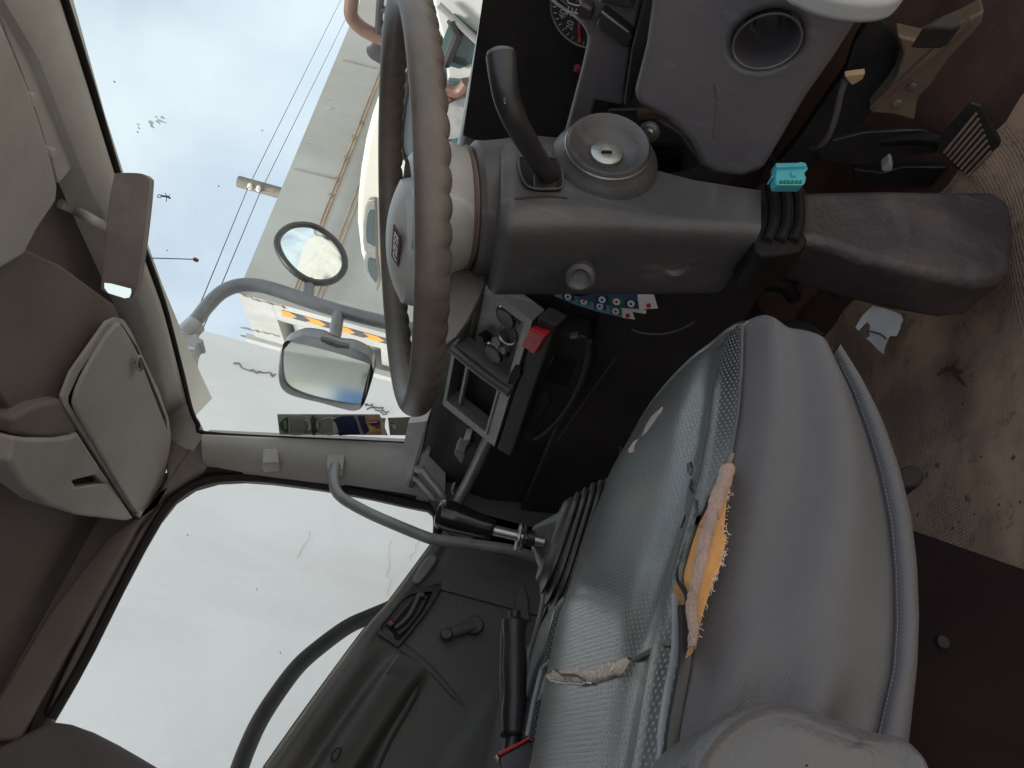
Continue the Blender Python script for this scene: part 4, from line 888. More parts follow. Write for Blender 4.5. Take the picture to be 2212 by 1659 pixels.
# ================================================================== DRIVER SEAT
seat = thing('driver_seat', (-.62, .15, -.40), 'torn driver seat with perforated black top, grey vinyl sides and orange foam showing', 'seat')
PX = -.38
pip_px = [(1608, 706), (1606, 800), (1598, 900), (1580, 1000), (1555, 1090), (1520, 1220), (1490, 1340), (1460, 1480), (1430, 1659), (1400, 1850)]
pip = XS(pip_px, PX); pip.append(Vector((PX, -.05, -.105)))
lef = [at(1345, 985, X=-.84), at(1322, 1035, X=-.86), at(1300, 1090, X=-.87), at(1250, 1215, X=-.87), at(1200, 1350, X=-.87), at(1170, 1510, X=-.87), at(1148, 1659, X=-.87), Vector((-.87, .05, -.118)), Vector((-.87, -.05, -.105))]
def seat_pt(s, t):                               # s 0 front .. 1 back ; t 0 right .. 1 left
    a, b = polyl(pip, s), polyl(lef, s)
    p = a.lerp(b, t)
    fb = max(0, 1 - s / .5) ** 1.5
    p.y += .030 * fb * math.sin(math.pi * t) ** .7
    # bolsters, valley and sag
    z = .006 * math.exp(-((t - .07) / .05) ** 2) - .007 * math.exp(-((t - .19) / .055) ** 2) * (1 - .6 * s) + .0165 * math.sin(math.pi * min(1, max(0, (t - .10) / .90)) ** 1.5) ** 1.25
    z += .0012 * math.sin(t * 7 + s * 5) * math.sin(s * 9 + 1)
    p.z += z * min(1, s * 8 + .15) * math.sin(math.pi * min(.5, max(0, t) * 6 + .05))
    return p
NT, NS = 44, 60
rows = []
front = [seat_pt(0, t / NT) for t in range(NT + 1)]
def drop_left(row):
    e = row[-1]; return row + [e + Vector((-.012, 0, -.006)), e + Vector((-.018, 0, -.02)), e + Vector((-.02, 0, -.10))]
for dz, dy in ((-.055, .012), (-.045, .018), (-.03, .018), (-.012, .012), (-.004, .005)):
    rows.append(drop_left([p + Vector((0, dy, dz)) for p in front]))
for i in range(NS + 1): rows.append(drop_left([seat_pt(i / NS, t / NT) for t in range(NT + 1)]))
obj('cushion_top', loft(rows), LEATHER, seat, ang=60)
def smst_(a, b, x):
    t = max(0, min(1, (x - a) / (b - a))); return t * t * (3 - 2 * t)
# side panel, bulging towards the door
bot_px = [(1795, 764), (1845, 830), (1892, 915), (1932, 1020), (1958, 1120), (1972, 1230), (1976, 1340), (1972, 1450), (1958, 1590), (1940, 1720)]
bot = XS(bot_px, -.372); bot.append(Vector((-.372, .06, -.225))); bot.append(Vector((-.372, -.05, -.22)))
seam_px = [(1798, 768), (1840, 850), (1872, 935), (1900, 1030), (1920, 1130), (1930, 1240), (1932, 1350), (1925, 1450), (1892, 1590), (1860, 1720)]
sem = XS(seam_px, -.362); sem.append(Vector((-.362, .06, -.212))); sem.append(Vector((-.362, -.05, -.21)))
rows = []
for i in range(61):
    s = i / 60
    a, m_, b = polyl(pip, s), polyl(sem, s), polyl(bot, s)
    fold = .009 * math.exp(-((s - .62) / .10) ** 2)
    r_ = []
    for j in range(15):
        w = j / 14; p = a.lerp(m_, w); p.x += .016 * math.sin(math.pi * w) ** .8 + .004 * math.sin(w * 9 + s * 6) * math.sin(math.pi * w) + fold * math.sin(w * 14 + s * 20) * math.sin(math.pi * w)
        p.x += .0035 * math.exp(-((w - .18 - .06 * s) / .08) ** 2) - .002 * math.exp(-((w - .40) / .12) ** 2) * (1 - .5 * s) + .0055 * math.sin(15 * w + 13 * s) * smst_(.5, .8, s) * math.sin(math.pi * w)
        r_.append(p)
    rows.append(r_)
fr = rows[0]
rows = [[p + Vector((-.05, .018 - .01 * 0, 0)) for p in fr], [p + Vector((-.012, .012, 0)) for p in fr]] + rows
obj('side_panel', loft(rows), SIDEV, seat, ang=60)
rows = []
for i in range(51):
    s = i / 50; a, b = polyl(sem, s), polyl(bot, s)
    rows.append([a + Vector((-.003, 0, 0))] + [a.lerp(b, w) + Vector((.011 * math.sin(math.pi * min(1, w * .8 + .12)), 0, 0)) for w in (.08, .25, .45, .65, .85, 1)] + [b + Vector((-.02, 0, -.004)), b + Vector((-.05, 0, -.005))])
obj('side_roll', loft(rows), SIDEV, seat, ang=60)
# seam stitches: short threads along the lower seam
THREAD = mat('pale_thread', (.17, .16, .165), .6, .1)
bm = bmesh.new()
for i in range(150):
    a = polyl(sem, .02 + .9 * i / 150) + Vector((.003, 0, 0)); b = polyl(sem, .02 + .9 * (i + .62) / 150) + Vector((.003, 0, 0)); tube([a, b], .00024, 4, 1, bm=bm)
tag(obj('stitching', bm, THREAD, seat), kind='stuff')
# piping between top and side, broken where the seam has burst
def pipe_span(s0, s1, r=.0011, m=SIDEV):
    P = [polyl(pip, lerp(s0, s1, i / 24)) + Vector((.002, 0, .002)) for i in range(25)]
    return obj('piping', tube(P, r, 8, 2), m, seat)
pipe_span(0, .42)
pipe_span(.78, .99, .004, LEATHER)
obj('piping', tube([p + Vector((.001, .002, -.002)) for p in front], .0025, 8, 1), LEATHER, seat)
# burst seam: foam and backing cloth between the two covers
burst_o = [s6(*p) for p in [(1025, 1090), (1020, 1160), (1008, 1330), (990, 1400), (978, 1500), (965, 1659)]] + [e4(*p) for p in [(345, 480), (330, 560), (312, 640), (275, 720), (235, 840), (205, 950), (170, 1080)]]
burst_i = [s6(*p) for p in [(1020, 1095), (985, 1180), (940, 1260), (900, 1330), (850, 1430), (790, 1540), (735, 1645)]] + [e4(*p) for p in [(195, 400), (150, 520), (115, 640), (95, 715), (145, 800), (155, 950), (165, 1070)]]
FX = -.358
A_, B_ = XS(burst_o, FX), XS(burst_i, FX - .012)
rows = []
for i in range(41):
    a, b = polyl(A_, i / 40), polyl(B_, i / 40); wv_ = math.sin(math.pi * i / 40)
    rows.append([a + Vector((-.01, 0, 0))] + [a.lerp(b, w) + Vector((.006 * math.sin(math.pi * w) * wv_, 0, .004 * math.sin(math.pi * w) * wv_)) for w in (0, .15, .3, .5, .7, .85, 1)] + [b + Vector((-.02, 0, -.004))])
obj('burst_foam', loft(rows), FOAM, seat, ang=60)
strip = [s6(*p) for p in [(1015, 1150), (975, 1270), (925, 1400), (900, 1520)]] + [e4(*p) for p in [(320, 240), (290, 330), (262, 440), (236, 540), (215, 640), (195, 730), (178, 800), (172, 880), (185, 960), (172, 1050)]]
S_ = XS(strip, FX + .006); wd = [.010, .010, .009, .008, .010, .0095, .009, .008, .0085, .007, .006, .006, .005, .003]
rows = []
n_ = 70
for i in range(n_ + 1):
    s = i / n_; p = polyl(S_, s); q = polyl(S_, min(1, s + .01)) if s < .99 else p + (p - polyl(S_, s - .01)); tg = (q - p).normalized(); nn_ = tg.cross(Vector((1, 0, 0))).normalized()
    k = s * (len(wd) - 1); w = lerp(wd[int(k)], wd[min(len(wd) - 1, int(k) + 1)], k - int(k)); e_ = random.uniform(-.0004, .0004); w *= .62
    rows.append([p - nn_ * (w * .5 + e_) + Vector((-.003, 0, 0)), p - nn_ * w * .3, p + Vector((.002, 0, 0)), p + nn_ * w * .3, p + nn_ * (w * .5 - e_) + Vector((-.003, 0, 0))])
obj('torn_backing', loft(rows), mat('torn_backing_cloth', (.36, .235, .19), .9, .2, 60, .6, 400), seat, solid=.0008, ang=60)
fr_ = bmesh.new()
for i in range(90):
    s = random.uniform(.1, .97); p = polyl(A_, s) + Vector((.003, 0, 0)); d_ = Vector((random.uniform(-.001, .0015), random.uniform(-.002, .002), random.uniform(-.001, .0028)))
    tube([p, p + d_ * .6, p + d_ + Vector((0, 0, random.uniform(-.001, .001)))], .0002, 4, 1, bm=fr_)
tag(obj('frayed_threads', fr_, BACKING, seat), kind='stuff')
edge_ = [polyl(B_, i / 40) + Vector((.004, 0, .001 + random.uniform(-.0005, .0005))) for i in range(41)]
obj('torn_leather_edge', tube(edge_, .0022, 6, 1), LEATHER, seat)
# torn strip of leather along the right edge behind the burst
rip = [s3(*p) for p in [(1275, 440), (1280, 560), (1265, 760), (1258, 930), (1232, 1120), (1200, 1300), (1180, 1420), (1165, 1659)]]
P = XS(rip, -.385)
obj('curled_edge', tube([p + Vector((0, 0, .003 + random.uniform(-.001, .001))) for p in P], .0022, 8, 4, flat=.6), GREYPIPE, seat)
rip2 = XS([s3(*p) for p in [(1300, 520), (1310, 700), (1310, 900), (1280, 1080), (1240, 1300), (1215, 1480), (1200, 1659)]], -.376)
obj('curled_edge', tube([p + Vector((0, 0, .001)) for p in rip2], .0035, 8, 4, flat=.6), BLACK, seat)
# helper that finds the cushion surface under a pixel
def on_seat(px, py, lift=.0015):
    r = ray(px, py); best = None
    for i in range(0, 81):
        for j in range(0, 61):
            p = seat_pt(i / 80, j / 60); d = (r.normalized().cross(p)).length
            if best is None or d < best[0]: best = (d, p)
    p = best[1]; k = p.dot(r) / r.dot(r); return r * (k * (1 - lift / p.length)) 
# crosswise split with pale backing, and the scissored slit beyond it
sp_o = [s3(*p) for p in [(330, 1010), (385, 968), (470, 960), (560, 962), (660, 968), (760, 935), (850, 890), (915, 878)]]
sp_i = [s3(*p) for p in [(345, 1040), (400, 1058), (480, 1062), (560, 1068), (640, 1058), (740, 1030), (830, 990), (925, 905)]]
O_, I_ = [on_seat(*p) for p in sp_o], [on_seat(*p) for p in sp_i]
rows = []
for i in range(41):
    a, b = polyl(O_, i / 40), polyl(I_, i / 40); j = random.uniform(-.0008, .0008)
    rows.append([a + Vector((0, j, -.002))] + [a.lerp(b, w) + Vector((0, 0, .0012 + .002 * math.sin(math.pi * w))) for w in (.05, .3, .55, .8, .95)] + [b + Vector((0, -j, -.002))])
obj('split_backing', loft(rows), BACKING, seat, ang=60)
obj('split_lip', tube([polyl(I_, i / 30) + Vector((0, random.uniform(-.0006, .0006), .0015)) for i in range(22)], .0007, 6, 1), CARD, seat)
crk = [on_seat(*s3(*p)) + Vector((0, 0, .0035)) for p in [(365, 990), (415, 968), (450, 1005), (520, 1008), (570, 1015), (620, 1050)]]
obj('tear_line', tube(crk, .0009, 5, 2), BUG, seat)
obj('slit', tube([on_seat(*s3(*p)) for p in [(925, 900), (1040, 840), (1175, 772)]], .0018, 6, 2), BUG, seat)
fr_ = bmesh.new()
for i in range(110):
    s = random.uniform(.02, .98); a, b = polyl(O_, s), polyl(I_, s); p = a.lerp(b, random.uniform(.2, .9)) + Vector((0, 0, .003)); d_ = (a - b) * random.uniform(.05, .22)
    tube([p, p + d_ + Vector((random.uniform(-.0008, .0008), 0, random.uniform(0, .0008)))], .0004, 4, 1, bm=fr_)
tag(obj('frayed_threads', fr_, mat('pale_threads', (.6, .5, .42), .9, .1), seat), kind='stuff')
# peeling scab on the bolster and torn flaps on the far edge
for pts in ([(715, 1105), (690, 1140), (680, 1200), (700, 1215), (720, 1160)], [(712, 1240), (650, 1330), (620, 1440), (625, 1620), (670, 1500), (690, 1380)], [(690, 1300), (745, 1400), (760, 1540), (700, 1620), (660, 1500)]):
    Q = [on_seat(*s6(*p), lift=.004) for p in pts]
    obj('peeling_flap', prism(Q, (0, 0, -.002)), LEATHER, seat, bevel=.0008, smooth=False)
obj('foam_edge', prism([on_seat(*s6(*p), lift=.003) for p in [(492, 705), (420, 770), (355, 870), (340, 930), (385, 890), (420, 840), (470, 760)]], (0, .004, -.006)), BACKING, seat, bevel=.001)
obj('foam_edge', prism([on_seat(*s6(*p), lift=.003) for p in [(330, 935), (280, 965), (238, 1030), (245, 1055), (290, 1045), (310, 1000)]], (0, .004, -.006)), BACKING, seat, bevel=.001)
for pts in ([(245, 885), (290, 935), (345, 940), (330, 985), (290, 1000), (275, 940)], [(180, 1000), (230, 1045), (240, 1080), (200, 1125), (175, 1100)]):
    q = [at(*s6(*p), X=-.80 if pts[0][0] > 200 else -.83) for p in pts]
    obj('peeling_flap', prism(q, (-.003, .003, 0)), LEATHER, seat, smooth=False)
# plastic side shield with the recliner hub
sh = smooth2([(1395, 1850), (1430, 1740), (1462, 1659), (1500, 1600), (1545, 1558), (1600, 1528), (1650, 1516), (1710, 1524), (1790, 1556), (1870, 1584), (1935, 1596), (1975, 1625), (2000, 1665), (2015, 1760), (2000, 1900), (1700, 1960)], 3)
SHP = XS(sh, -.325); cen = sum(SHP, Vector()) / len(SHP)
rows = []
for s, d in ((1.0, -.05), (1.0, -.006), (.985, .0), (.95, .006), (.88, .008), (.80, .004), (.72, .003), (.60, .005), (.3, .006), (.01, .006)):
    rr = [cen.lerp(q, s) + Vector((d, 0, 0)) for q in SHP]; rows.append(rr + [rr[0]])
obj('side_shield', loft(rows), mat('shield_grey', (.082, .074, .078), .38, .12, 7, .3, 400, dirt=(.12, .1, .1), dirt_amt=.4), seat, ang=75)
if 0: obj('recliner_hub', lathe([(.022, -.004), (.021, .004), (.018, .006), (0, .0065)], at(1800, 1690, X=-.317), (1, 0, 0), 32), PANEL, seat)
rows = []
for i in range(13):
    z = -.14 + .62 * i / 12; yb = -.03 - .17 * i / 12; w = 1 - .25 * max(0, i - 9) / 3
    rows.append([Vector((-.62 + .25 * w * math.cos(a_), yb + .075 * math.sin(a_), z)) for a_ in [2 * math.pi * j / 24 for j in range(25)]])
obj('backrest', loft(rows), LEATHER, seat, ang=80)

# ================================================================== PASSENGER BENCH, BUCKLES, HANDBRAKE, GEAR LEVER
ps = thing('passenger_seat', (-1.35, .2, -.4), 'dark ribbed cloth passenger bench behind the handbrake', 'seat')
def bench(X0, X1, y1, z, m, name, sag=.01, yb=-.1):
    rows = []
    for i in range(25):
        y = y1 - (y1 - yb) * i / 24
        r_ = []
        for j in range(17):
            t = j / 16; e_ = min(1, 8 * t, 8 * (1 - t), i / 2.2 + .0)
            r_.append(Vector((lerp(X0, X1, t), y + (.01 * math.sin(math.pi * t)), z - .03 * (1 - e_) ** 2 + sag * math.sin(math.pi * t) * min(1, i / 6))))
        rows.append([Vector((r_[0].x + .01, r_[0].y, z - .16))] + r_ + [Vector((r_[-1].x - .01, r_[-1].y, z - .16))])
    rows = [[Vector((p.x, p.y + .015, z - .18)) for p in rows[0]]] + rows
    return obj(name, loft(rows), m, ps, ang=60)
bench(-1.10, -1.58, .44, -.155, DARKCL, 'cushion')
bench(-.92, -1.09, .40, -.14, LEATHER, 'centre_cushion', .006)
pl = [at(*h1(*p), Z=-.14) for p in [(935, 125), (935, 200), (880, 450), (815, 700), (790, 900)]]
obj('piping', tube([p + Vector((0, 0, .003)) for p in pl], .0035, 8, 4), mat('pale_piping', (.22, .22, .22), .5), ps)
pl = [Vector((-1.11, .43, -.157)), Vector((-1.105, .40, -.148)), Vector((-1.10, .3, -.145)), Vector((-1.10, .0, -.145))]
obj('piping', tube(pl, .003, 8, 4), LEATHER, ps)
pl2 = [at(*h1(*p), Z=-.142) for p in [(432, 935), (380, 1090), (300, 1330), (225, 1590), (200, 1659)]]
obj('piping', tube([p + Vector((0, 0, .001)) for p in pl2], .0035, 8, 3), PANEL, ps)
hb = thing('handbrake', (-1.0, .3, -.16), 'black handbrake grip with push button lying between the seats', 'handbrake')
H = XS([h1(*p) for p in [(668, 345), (664, 420), (666, 600), (668, 800), (668, 1000), (664, 1200), (660, 1375)]], -1.0)
rH = lambda s: .0150 + .0008 * math.sin(s * 17) - .003 * max(0, .06 - s) / .06
obj('grip', tube(H, rH, 20, 6), BLACK, hb)
obj('button', tube(XS([h1(*p) for p in [(670, 272), (669, 345)]], -1.0), .0075, 14, 1), BLACK, hb, bevel=.001)
obj('grip_ridge', tube([p + Vector((.0, .0, .0)) + (AZ * 0) for p in XS([h1(*p) for p in [(618, 285), (616, 350), (570, 395), (548, 500), (540, 800), (548, 1100), (550, 1370)]], -1.004)], .0016, 6, 4), PANEL, hb)
obj('collar', tube(XS([h1(*p) for p in [(662, 1355), (660, 1385)]], -1.0), .0162, 18, 1), RUBBER, hb)
obj('lever_rod', tube(XS([h1(*p) for p in [(658, 1375), (640, 1500), (630, 1659), (620, 1900)]], -1.0), .010, 14, 3), BLACK, hb)
bk = thing('belt_buckle', (-.93, .19, -.13), 'grey seat belt buckle with bright red press button below the handbrake', 'belt buckle')
bq_ = [h1(*p) for p in [(520, 1545), (815, 1395), (850, 1480), (830, 1659), (830, 1900), (540, 1900), (545, 1659)]]
obj('buckle_body', prism(XS(bq_, -.935), (-.022, 0, 0)), PANEL, bk, bevel=.004)
rp_ = [h1(*p) for p in [(515, 1530), (530, 1515), (800, 1385), (818, 1390), (805, 1410), (545, 1548), (522, 1548)]]
obj('red_button', prism(XS(rp_, -.931), (-.024, 0, 0)), RED, bk, bevel=.002)
obj('metal_tongue', prism(XS([h1(*p) for p in [(495, 1545), (515, 1540), (532, 1570), (528, 1600), (500, 1560)]], -.93), (-.01, 0, 0)), STEEL, bk, bevel=.001)
tg_ = thing('belt_guide', (-.9, .25, -.12), 'small grey plastic belt guide beside the torn seat edge', 'belt guide')
for pts in ([(985, 690), (975, 745), (905, 800), (898, 765), (920, 740)], [(925, 985), (915, 1050), (835, 1105), (828, 1065), (850, 1040)]):
    obj('guide_loop', prism(XS([h1(*p) for p in pts], -.905), (-.015, 0, 0)), GREYPIPE, tg_, bevel=.002)
obj('guide_rail', tube(XS([h1(*p) for p in [(905, 800), (835, 1080), (780, 1380)]], -.905), .003, 8, 1), GREYPIPE, tg_)
obj('tan_label', prism(XS([h1(*p) for p in [(940, 830), (965, 850), (925, 1000), (880, 1010)]], -.91), (-.002, 0, 0)), CLEARF, tg_, smooth=False)

gl = thing('gear_lever', (-.95, .45, -.15), 'gear lever with glossy black knob above a ribbed rubber gaiter', 'gear lever')
GX = -.95
kp0, kp1 = at(*g1(250, 915), X=GX), at(*g1(755, 1078), X=GX)
kp0b, shE = at(*g1(236, 905), X=GX), at(*g1(1120, 1165), X=GX)
KPTS = [kp0.lerp(kp1, t) for t in (0, .015, .06, .15, .3, .5, .7, .9, .98, 1)]
def kr(s):
    tab = [(0, .002), (.10, .012), (.2, .0175), (.3, .0196), (.45, .0200), (.6, .0172), (.8, .0138), (.95, .0120), (1, .011)]
    for (a, ra_), (b, rb_) in zip(tab, tab[1:]):
        if s <= b: return lerp(ra_, rb_, (s - a) / (b - a))
    return .011
obj('knob', tube(KPTS, kr, 28, 4), mat('gloss_black', (.015, .013, .014), .18, .2, 10, .05, 300), gl)
sd_ = (shE - kp1).normalized()
obj('shaft', tube([kp1, shE, shE + sd_ * .012], .0068, 16, 1), STEEL, gl)
for px_, r_ in ((975, .0175), (1022, .0165)):
    q = at(*g1(px_, 1140), X=GX)
    obj('collar_ring', lathe([(.006, -.0015), (r_, -.0015), (r_ + .0006, 0), (r_, .0015), (.006, .0015)], q, sd_, 28), STEEL if r_ > .017 else BLACK, gl)
obj('rubber_neck', tube([at(*g1(1040, 1145), X=GX), at(*g1(1110, 1150), X=GX)], .0105, 16, 1), BLACK, gl)
GB = -.97
def gring(T, B, w, f=1.0, dx=0):
    t, b = at(*T, X=GB), at(*B, X=GB); c = (t + b) / 2 + Vector((dx, 0, 0)); a = (t - b) / 2 * f; out = []
    for k in range(41):
        th = 2 * math.pi * k / 40; cs, sn = math.cos(th), math.sin(th)
        out.append(c + a * (abs(cs) ** .7 * (1 if cs > 0 else -1)) + Vector((w * f, 0, 0)) * (abs(sn) ** .7 * (1 if sn > 0 else -1)))
    return out
rows = [gring((1150, 1152), (1150, 1178), .007), gring((1150, 1141), (1152, 1188), .012), gring((1156, 1136), (1155, 1193), .0135), gring((1203, 1111), (1166, 1226), .020), gring((1206, 1107), (1165, 1230), .023), gring((1209, 1104), (1163, 1233), .024),
        gring((1213, 1092), (1161, 1240), .033), gring((1226, 1082), (1162, 1248), .037), gring((1232, 1082), (1166, 1250), .037)]
Ts = [(1240, 1071), (1256, 1062), (1272, 1053), (1287, 1048), (1300, 1045), (1313, 1042)]; Bs = [(1171, 1277), (1182, 1300), (1190, 1321), (1198, 1338), (1206, 1352), (1214, 1366)]
for k in range(6):
    T_, B_, w_ = Ts[k], Bs[k], .040 + .004 * k
    T2 = (T_[0] + 5, T_[1] + 1); B2 = (B_[0] + 6, B_[1] - 2); T3 = (T_[0] + 10, T_[1] + 4); B3 = (B_[0] + 9, B_[1] - 5)
    rows += [gring((T_[0] - 3, T_[1] + 5), (B_[0] - 2, B_[1] - 7), w_, .95), gring(T_, B_, w_), gring(T2, B2, w_ + .001), gring(T3, B3, w_, .965), gring((T3[0] + 1, T3[1] + 2), (B3[0] + 1, B3[1] - 3), w_, .90)]
rows.append(gring((1400, 1035), (1300, 1380), .09))
obj('gaiter', loft(rows), BOOTM, gl, ang=50)

# ================================================================== PASSENGER DOOR
dr = thing('passenger_door', (LX, .35, -.3), 'black vinyl passenger door panel with window winder and pull handle', 'door')
belt = [d2(*p) for p in [(1560, 10), (1530, 62), (1230, 470), (1040, 690), (640, 1235), (340, 1659)]]
Bp = XS([(990, 1100), (955, 1165)] + belt[1:] + [(520, 1760), (300, 2050)], LX + .012)
lowp = [Vector((LX + .012, p.y, -.5)) for p in reversed(Bp)]
obj('back_panel', prism([p + Vector((-.012, 0, 0)) for p in Bp + lowp], (-.04, 0, 0)), DOORP, dr)
_bz = sorted([(p.y, p.z) for p in XS(belt, LX + .012)] + [(-.3, .36), (.9, -.03)])
def beltz(y):
    for (a, za), (b, zb) in zip(_bz, _bz[1:]):
        if a <= y <= b: return lerp(za, zb, (y - a) / (b - a))
    return _bz[-1][1]
def smst(a, b, x):
    t = max(0, min(1, (x - a) / (b - a))); return t * t * (3 - 2 * t)
rows = []
for i in range(71):
    s_ = .48 * (i / 70) ** 1.25; r_ = []
    for j in range(61):
        y = -.05 + .84 * j / 60
        fd = smst(.50, .40, y); fd2 = smst(.46, .38, y)
        h = .018 * math.exp(-((s_ - .030) / .022) ** 2) * fd + .008 * math.exp(-((s_ - .012) / .012) ** 2)
        b2_ = smst(.066, .088, s_) * smst(.158, .138, s_)
        h += .040 * b2_ * fd2 * (1 - .25 * smst(.09, .14, s_))
        h -= .006 * smst(.15, .17, s_) * smst(.30, .27, s_) * fd2
        h += .008 * smst(.60, .72, y) * smst(.02, .06, s_)
        r_.append(Vector((LX + .012 + h, y, beltz(y) - s_)))
    rows.append(r_)
obj('panel', loft(rows), DOORP, dr, ang=80)
TANL = mat('belt_strip_tan', (.35, .30, .24), .6)
Bs = XS(belt, LX + .004)
obj('belt_strip', tube([p + Vector((0, 0, .003)) for p in Bs], .0045, 8, 3), TANL, dr)
obj('belt_seal', tube([p + Vector((-.006, 0, .008)) for p in Bs], .003, 8, 3), RUBBER, dr)
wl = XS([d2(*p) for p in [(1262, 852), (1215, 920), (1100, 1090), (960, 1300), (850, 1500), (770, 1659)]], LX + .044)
obj('armrest_seam', tube(wl, .0016, 6, 5), mat('seam_sheen', (.18, .19, .2), .3), dr)  # armrest seam, its highlight put in as a paler colour
obj('armrest_notch', tube(XS(smooth2([d2(*p) for p in [(790, 1560), (830, 1515), (855, 1530), (830, 1590), (795, 1610)]], 3), LX + .062), .0012, 6, 1, closed=True), RUBBER, dr)
# pocket ridge running down from the handle
rg = XS([d2(*p) for p in [(1285, 800), (1400, 880), (1520, 985), (1640, 1120), (1725, 1210)]], LX + .016)
obj('moulded_ridge', tube([p + Vector((-.008, 0, 0)) for p in rg], lambda s: .011 * (1.02 - s) ** .5, 10, 4), DOORP, dr)
rg = XS([d2(*p) for p in [(1390, 985), (1385, 1080), (1330, 1200), (1200, 1420), (1090, 1659), (1000, 1900)]], LX + .016)
obj('moulded_ridge', tube([p + Vector((-.008, 0, 0)) for p in rg], .009, 10, 4), DOORP, dr)
obj('moulded_ridge', tube(XS([d2(*p) for p in [(1420, 385), (1560, 345), (1800, 320), (2000, 320), (2150, 340)]], LX + .013), .005, 10, 4), DOORP, dr)
# inner handle
bzl = smooth2([d2(*p) for p in [(1105, 690), (1195, 570), (1290, 440), (1375, 395), (1470, 375), (1550, 372), (1556, 400), (1480, 530), (1370, 670), (1275, 785), (1250, 797), (1180, 750)]], 3)
inn = smooth2([d2(*p) for p in [(1135, 672), (1215, 565), (1305, 460), (1385, 422), (1480, 412), (1497, 425), (1440, 540), (1350, 660), (1280, 745), (1250, 750), (1190, 715)]], 3)
Bz, In = XS(bzl, LX + .024), XS(inn, LX + .024)
hz = obj('handle_bezel', prism(Bz, (-.014, 0, 0), holes=(In,)), BLACK, dr, bevel=.003)
obj('handle_well', prism(XS(inn, LX + .0125), (-.002, 0, 0)), RUBBER, dr, smooth=False)
hl = XS([d2(*p) for p in [(1440, 432), (1405, 445), (1380, 500), (1340, 575), (1290, 630), (1238, 670)]], LX + .024)
obj('pull_lever', tube(hl, lambda s: .0085 - .004 * s, 14, 5, flat=.7), mat('lever_sheen', (.05, .05, .06), .22), dr)
obj('lever_body', prism(XS([d2(*p) for p in [(1400, 440), (1480, 430), (1430, 540), (1340, 660), (1270, 720), (1240, 690), (1330, 600)]], LX + .018), (-.006, 0, 0)), BLACK, dr, bevel=.002)
lk = obj('lock_knob', prism(XS([d2(*p) for p in [(1180, 620), (1215, 612), (1240, 635), (1205, 660), (1170, 640)]], LX + .026), (-.012, 0, 0)), BLACK, dr, bevel=.002)
obj('red_mark', prism(XS([d2(*p) for p in [(1192, 620), (1212, 616), (1222, 632), (1205, 640)]], LX + .0268), (-.002, 0, 0)), RED, lk, smooth=False)
# window winder
wcn, wkn = at(*d2(1795, 648), X=LX + .02), at(*d2(1598, 715), X=LX + .03)
obj('winder_boss', lathe([(.019, -.012), (.019, .004), (.016, .008), (0, .009)], wcn, (1, 0, 0), 28), PANEL, dr)
obj('winder_arm', tube([wcn + Vector((.006, 0, 0)), wcn.lerp(wkn, .5) + Vector((.004, 0, 0)), wkn], lambda s: .0135 - .004 * s, 14, 3, flat=.5, up=(0, 1, .3)), PANEL, dr)
obj('winder_knob', lathe([(.0125, -.006), (.013, .006), (.010, .011), (0, .012)], wkn, (1, 0, 0), 24), PANEL, dr)
# clip pad near the front corner
cl_ = XS(smooth2([d2(*p) for p in [(1490, 145), (1525, 155), (1532, 190), (1480, 270), (1420, 340), (1390, 352), (1365, 340), (1372, 300), (1440, 190)]], 3), LX + .028)
obj('grey_buffer', prism(cl_, (-.014, 0, 0)), GREYPIPE, dr, bevel=.005)
obj('silver_plate', prism(XS([d2(*p) for p in [(2110, 370), (2150, 360), (2180, 450), (2190, 620), (2080, 580), (2085, 480)]], LX + .03), (-.01, 0, 0)), PANEL, dr, bevel=.004)
# black hose looping outside the side window
hs = XS([d2(*p) for p in [(1250, 500), (1180, 535), (1050, 590), (900, 660), (720, 790), (560, 930), (420, 1110), (290, 1310), (200, 1500), (130, 1690), (60, 1950)]], -1.78)
ho = obj('rubber_hose', tube(hs, lambda s: .022 + .003 * s, 14, 6, flat=.7, up=(1, 0, 0)), RUBBER)
tag(ho, 'black curved rubber hose arching outside the passenger side window', 'hose')

# ================================================================== GRAB HANDLE, VISORS, MIRRORS
gh = thing('grab_handle', at(725, 1000, X=-1.6), 'grey enamelled assist bar bent from the pillar down to the gear lever', 'grab handle')
gcap = XS([(706, 984), (712, 980), (742, 981), (745, 986), (742, 1012), (738, 1016), (708, 1014), (704, 1008)], -1.585)
obj('mount_cap', prism(gcap, (-.03, 0, 0)), TRIM, gh, bevel=.006)
gp = [at(724, 1005, X=-1.585), at(721, 1040, X=-1.57), at(735, 1072, X=-1.56), at(790, 1105, X=-1.55), at(860, 1136, X=-1.54), at(920, 1160, X=-1.53), at(945, 1166, X=-1.53), at(1020, 1176, X=-1.53), at(1110, 1190, X=-1.53), at(1180, 1215, X=-1.56)]
obj('bar', tube(gp, .0115, 16, 6), GREYPIPE, gh)
pv = thing('passenger_visor', (-1.35, .65, .62), 'grey folded passenger sun visor lying in its recess above the left pillar', 'sun visor')
vp = smooth2([r5(*p) for p in [(588, 532), (605, 526), (625, 545), (690, 660), (770, 860), (850, 1070), (859, 1130), (845, 1220), (828, 1300), (790, 1395), (745, 1482), (720, 1498), (695, 1482), (600, 1330), (490, 1140), (392, 965), (385, 900), (420, 800), (520, 620)]], 3)
obj('visor_board', prism(ZS(vp, .626), (0, 0, .009)), VISOR, pv, bevel=.004, seg=4)
q = at(*r5(698, 725), Z=.619)
obj('finger_notch', lathe([(0, -.002), (.008, -.001), (.010, .002), (.008, .004)], q, (0, 0, -1), 20, sx=2.2, u=(1, .1, 0)), TRIM, pv)
